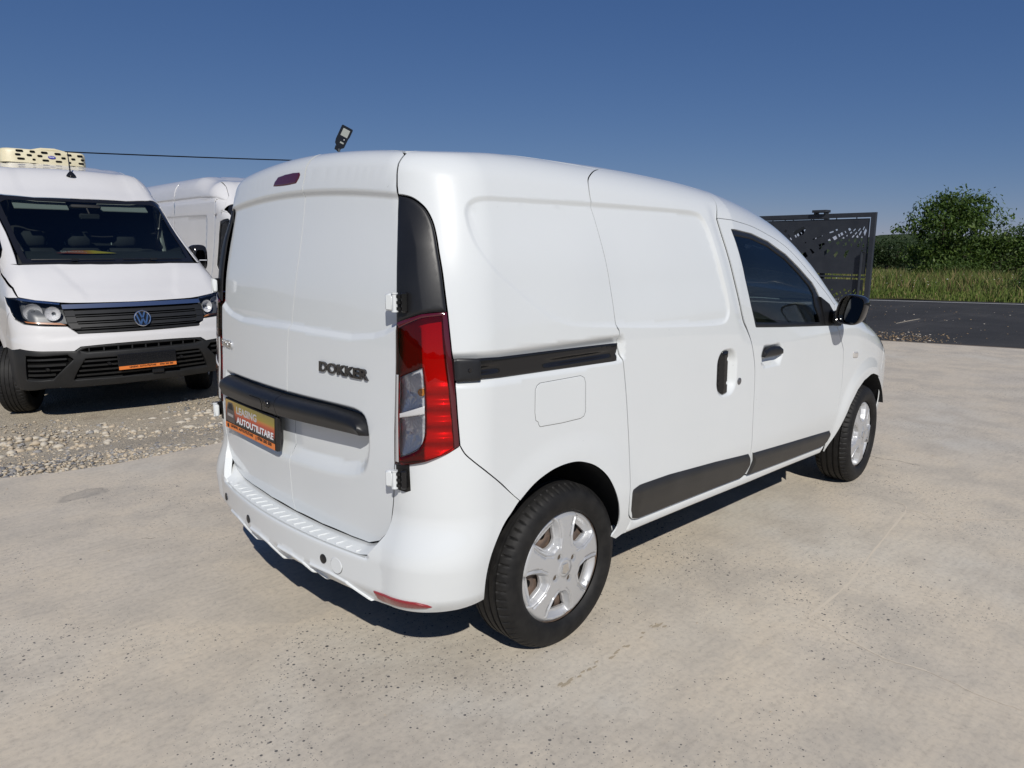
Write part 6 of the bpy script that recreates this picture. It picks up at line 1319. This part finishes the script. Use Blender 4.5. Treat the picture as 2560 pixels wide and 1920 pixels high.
MB().box((-4.70, 0, 1.35), (.06, 1.7, 1.95), bev=.03).build('rear_doors', V2M, big)
# cabin and underside
MB().box((-1.05, 0, 1.3), (.02, 1.72, 1.7)).build('bulkhead', M['dark'], big)
for v_ in (-.62, -.30, -.12, .36, .52): MB().box((-1.035, v_, 1.66), (.006, .010, .035)).build('bulkhead_slot', mat('slot_light', (.5, .55, .55), .5), big, smooth=None)
for v_ in (-.45, .0, .47): MB().box((-.62, v_, 1.0), (.5, .46, .16), bev=.05).box((-.86, v_, 1.32), (.13, .44, .58), Matrix.Rotation(-.15, 3, 'Y'), bev=.05).box((-.90, v_, 1.70), (.09, .24, .18), bev=.04).build('seat', M['seat'], big, smooth=50)
V_ = []; 
for v_ in np.linspace(-.84, .84, 13):
    e = -.16 * v_ * v_; V_ += [(.32 + e, v_, 1.455), (.10 + e, v_, 1.53), (-.12 + e, v_, 1.575), (-.22 + e, v_, 1.55), (-.28 + e, v_, 1.30), (-.1 + e, v_, .9)]
MB().add(V_, [(i * 6 + j, i * 6 + j + 1, (i + 1) * 6 + j + 1, (i + 1) * 6 + j) for i in range(12) for j in range(5)]).build('dashboard', mat('dash_grey', (.035, .038, .040), .6), big, smooth=40)
c = Vector((-.32, .46, 1.45)); ax = Vector((-.6, 0, .7)).normalized(); e1 = Vector((0, 1, 0)); e2 = ax.cross(e1); b = MB(); b.tube([c + (e1 * math.cos(t) + e2 * math.sin(t)) * .21 for t in np.linspace(0, 2 * math.pi, 33)], .016, 8); b.tube([c - e1 * .2, c + e1 * .2], .02, 8); b.build('steering_wheel', M['dark'], big, smooth=50)
b = MB(); b.box((-.56, 0, 2.045), (.10, .30, .05), bev=.02); b.tube([(-.50, 0, 2.03), (-.42, .0, 1.97)], .008, 6); b.box((-.42, 0, 1.94), (.03, .20, .06), bev=.012); b.build('mirror_mount', M['dark'], big, smooth=40)
for s in (1, -1): MB().box((-.64, s * .40, 2.055), (.16, .50, .018), Matrix.Rotation(.6, 3, 'Y'), bev=.006).build('sun_visor', mat('visor_grey', (.30, .31, .30), .8), big, smooth=30)
b = MB(); b.box((-2.3, 0, .48), (4.4, 1.5, .16)); b.box((.3, 0, .5), (1.0, 1.3, .2)); b.box((-.2, 0, .9), (1.5, 1.80, .06)); b.build('underbody', M['void'], big)
for s in (1, -1):
    for uc in (0, -3.64):
        V_ = []; 
        for i in range(19):
            t = math.pi * i / 18
            for vv in (.985, .62): V_.append((uc + .45 * math.cos(t), s * vv, .36 + .45 * math.sin(t)))
        MB().add(V_, [(i * 2, i * 2 + 1, i * 2 + 3, i * 2 + 2) for i in range(18)] + [tuple(i * 2 + 1 for i in range(19))]).build('wheel_well', M['void'], big, smooth=60)
for uc, v_, st in ((0, -.87, R(-28)), (0, .87, R(-28)), (-3.64, -.87, 0), (-3.64, .87, 0)):
    wh = make_wheel('wheel', uc, v_, -1 if v_ < 0 else 1, R(50), r_t=.347, wdt=.235, rc=.205, parent=big, steer=st, cap=True)
# wipers, antenna, dealer card behind the glass
for (v0, v1, w_) in ((-.72, -.02, 1.487), (.06, .66, 1.482)):
    pts = [np.array(srf(F_big, (-.25, v_, 1.0), np.array((.62 - .16 * v_ * v_, 0, .49)) / np.linalg.norm((.62 - .16 * v_ * v_, 0, .49)), (.05, 2.))) + [.012, 0, .012] for v_ in np.linspace(v0, v1, 9)]
    MB().tube(pts, .007, 6).box(pts[4], (.03, .06, .02)).build('wiper', M['black'], big)
an = MB(); p = np.array(BT(-.98, -.0)); an.lathe([(.05, 0), (.046, .012), (.030, .035), (.012, .055)], 16, 'z', tuple(p)); an.tube([p + [-.005, -.004, .05], p + [-.17, .03, .275]], [.0075, .004], 8); an.build('aerial', M['gloss_black'], big)
cd_ = [(.05, -.456, 1.5585), (-.10, -.27, 1.584), (-.10, -.08, 1.584), (.06, .10, 1.556), (.075, -.20, 1.551)]
ym = mat('dealer_card_yellow', (.55, .42, .05), .5); n = NT(ym); sx_ = n.n('ShaderNodeSeparateXYZ'); n.l(n.coord(), sx_.inputs[0]); n.l(n.ramp(n.math('MULTIPLY_ADD', sx_.outputs[1], 1.9) if False else n.math('ADD', n.math('MULTIPLY', sx_.outputs[1], 1.8), .8), [(.05, (.30, .03, .02)), (.45, (.5, .12, .03)), (.62, (.58, .44, .05)), (1, (.6, .5, .07))]), n.b.inputs['Base Color'])
me = bpy.data.meshes.new('dealer_card'); me.from_pydata(cd_, [], [(0, 1, 2, 3, 4)]); dcard = link('dealer_card', me, ym, big)
text_on('card_text', 'LEASING', .07, (-.05, -.20, 1.581), (.0, -1, .0), (.98, 0, -.168), M['paper'], dcard, width=.20) 
text_on('card_text', 'AUTOUTILITARE', .05, (.01, -.17, 1.571), (.0, -1, .0), (.98, 0, -.168), M['paper'], dcard, width=.24)
# roof refrigeration unit
AC = MB(); k = 26; prof = []
def acout(h, gx=0., gy=0.):
    pts = []
    for (cu, cv, r_, a0) in ((-1.785, .31, .075, 0), (-1.785, -.375, .11, -90)):
        pass
    pts = [(-1.70, -.36), (-1.70, .30)] + [(-1.775 + .075 * math.cos(R(t)), .29 + .075 * math.sin(R(t))) for t in (30, 60, 90)] + [(-2.25, .36), (-2.25, -.50)] + [(-1.81 + .11 * math.cos(R(t)), -.40 + .11 * math.sin(R(t))) for t in (-90, -60, -30)]
    return [(a + (gx if a > -2 else -gx) * -1, b_ * (1 - gy)) for a, b_ in pts]
lv = [(2.582, 0, 0), (2.70, .005, .0), (2.725, .012, .02), (2.738, .03, .05), (2.742, .08, .12)]; ro = [[(a, b_, z) for a, b_ in acout(0, gx, gy)] for z, gx, gy in lv]; k = len(ro[0]); V_ = [p for r_ in ro for p in r_]
AC.add(V_, [(j * k + i, j * k + (i + 1) % k, (j + 1) * k + (i + 1) % k, (j + 1) * k + i) for j in range(len(ro) - 1) for i in range(k)] + [tuple((len(ro) - 1) * k + i for i in range(k))])
for t in (0,): AC.tube([(-1.76, -.22, 2.725), (-1.76, -.10, 2.748), (-1.76, .04, 2.752), (-1.76, .15, 2.735)], [.012, .020, .020, .012], 10)
acu = AC.build('refrigeration_unit', M['cream'], big, smooth=40)
for v_, w_, ln in SLOTS:
    hw, hh = ln / 2, .0118; pl2 = [(-hw + hh + hh * math.cos(t), hh * math.sin(t)) for t in np.linspace(math.pi / 2, 3 * math.pi / 2, 7)] + [(hw - hh + hh * math.cos(t), hh * math.sin(t)) for t in np.linspace(-math.pi / 2, math.pi / 2, 7)]
    MB().prism(pl2, lambda a, b_, h: (h, v_ + a, w_ + b_), -1.712, -1.6985).build('vent_slot', M['void'], acu, smooth=None)
ov = MB(); ov.prism([(.040 * math.cos(t), .0165 * math.sin(t)) for t in np.linspace(0, 6.2832, 25)[:-1]], lambda a, b_, h: (h, -.008 + a, 2.662 + b_), -1.70, -1.694); ovo = ov.build('badge', M['blue'], acu, smooth=None)
text_on('badge_text', 'Carrier', .02, (-1.6935, -.036, 2.6545), (0, 1, 0), (0, 0, 1), M['paper'], acu, bold=.0006, shear=.2, width=.056)
MB().box((-1.98, -.03, 2.572), (.52, .70, .03)).build('unit_base', M['dark'], acu, smooth=None)
lbm = mat('unit_label', (.12, .13, .30), .5); MB().tube([(-1.93, -.5115, 2.655)] * 1 + [(-1.93, -.514, 2.655)], .022, 16).build('side_badge', lbm, acu)
MB().box((-1.83, -.507, 2.64), (.02, .012, .02)).build('side_label', M['dark'], acu, smooth=None)
# second van of the same build, farther to the right
big2 = copy_tree(big, None, ('refrigeration_unit', 'number_plate_holder', 'dealer_card', 'wiper'))
big2.location = (3.52, 5.95, ZG); big2['label'] = 'white high-roof van mostly hidden between the nearest van and the van facing us'
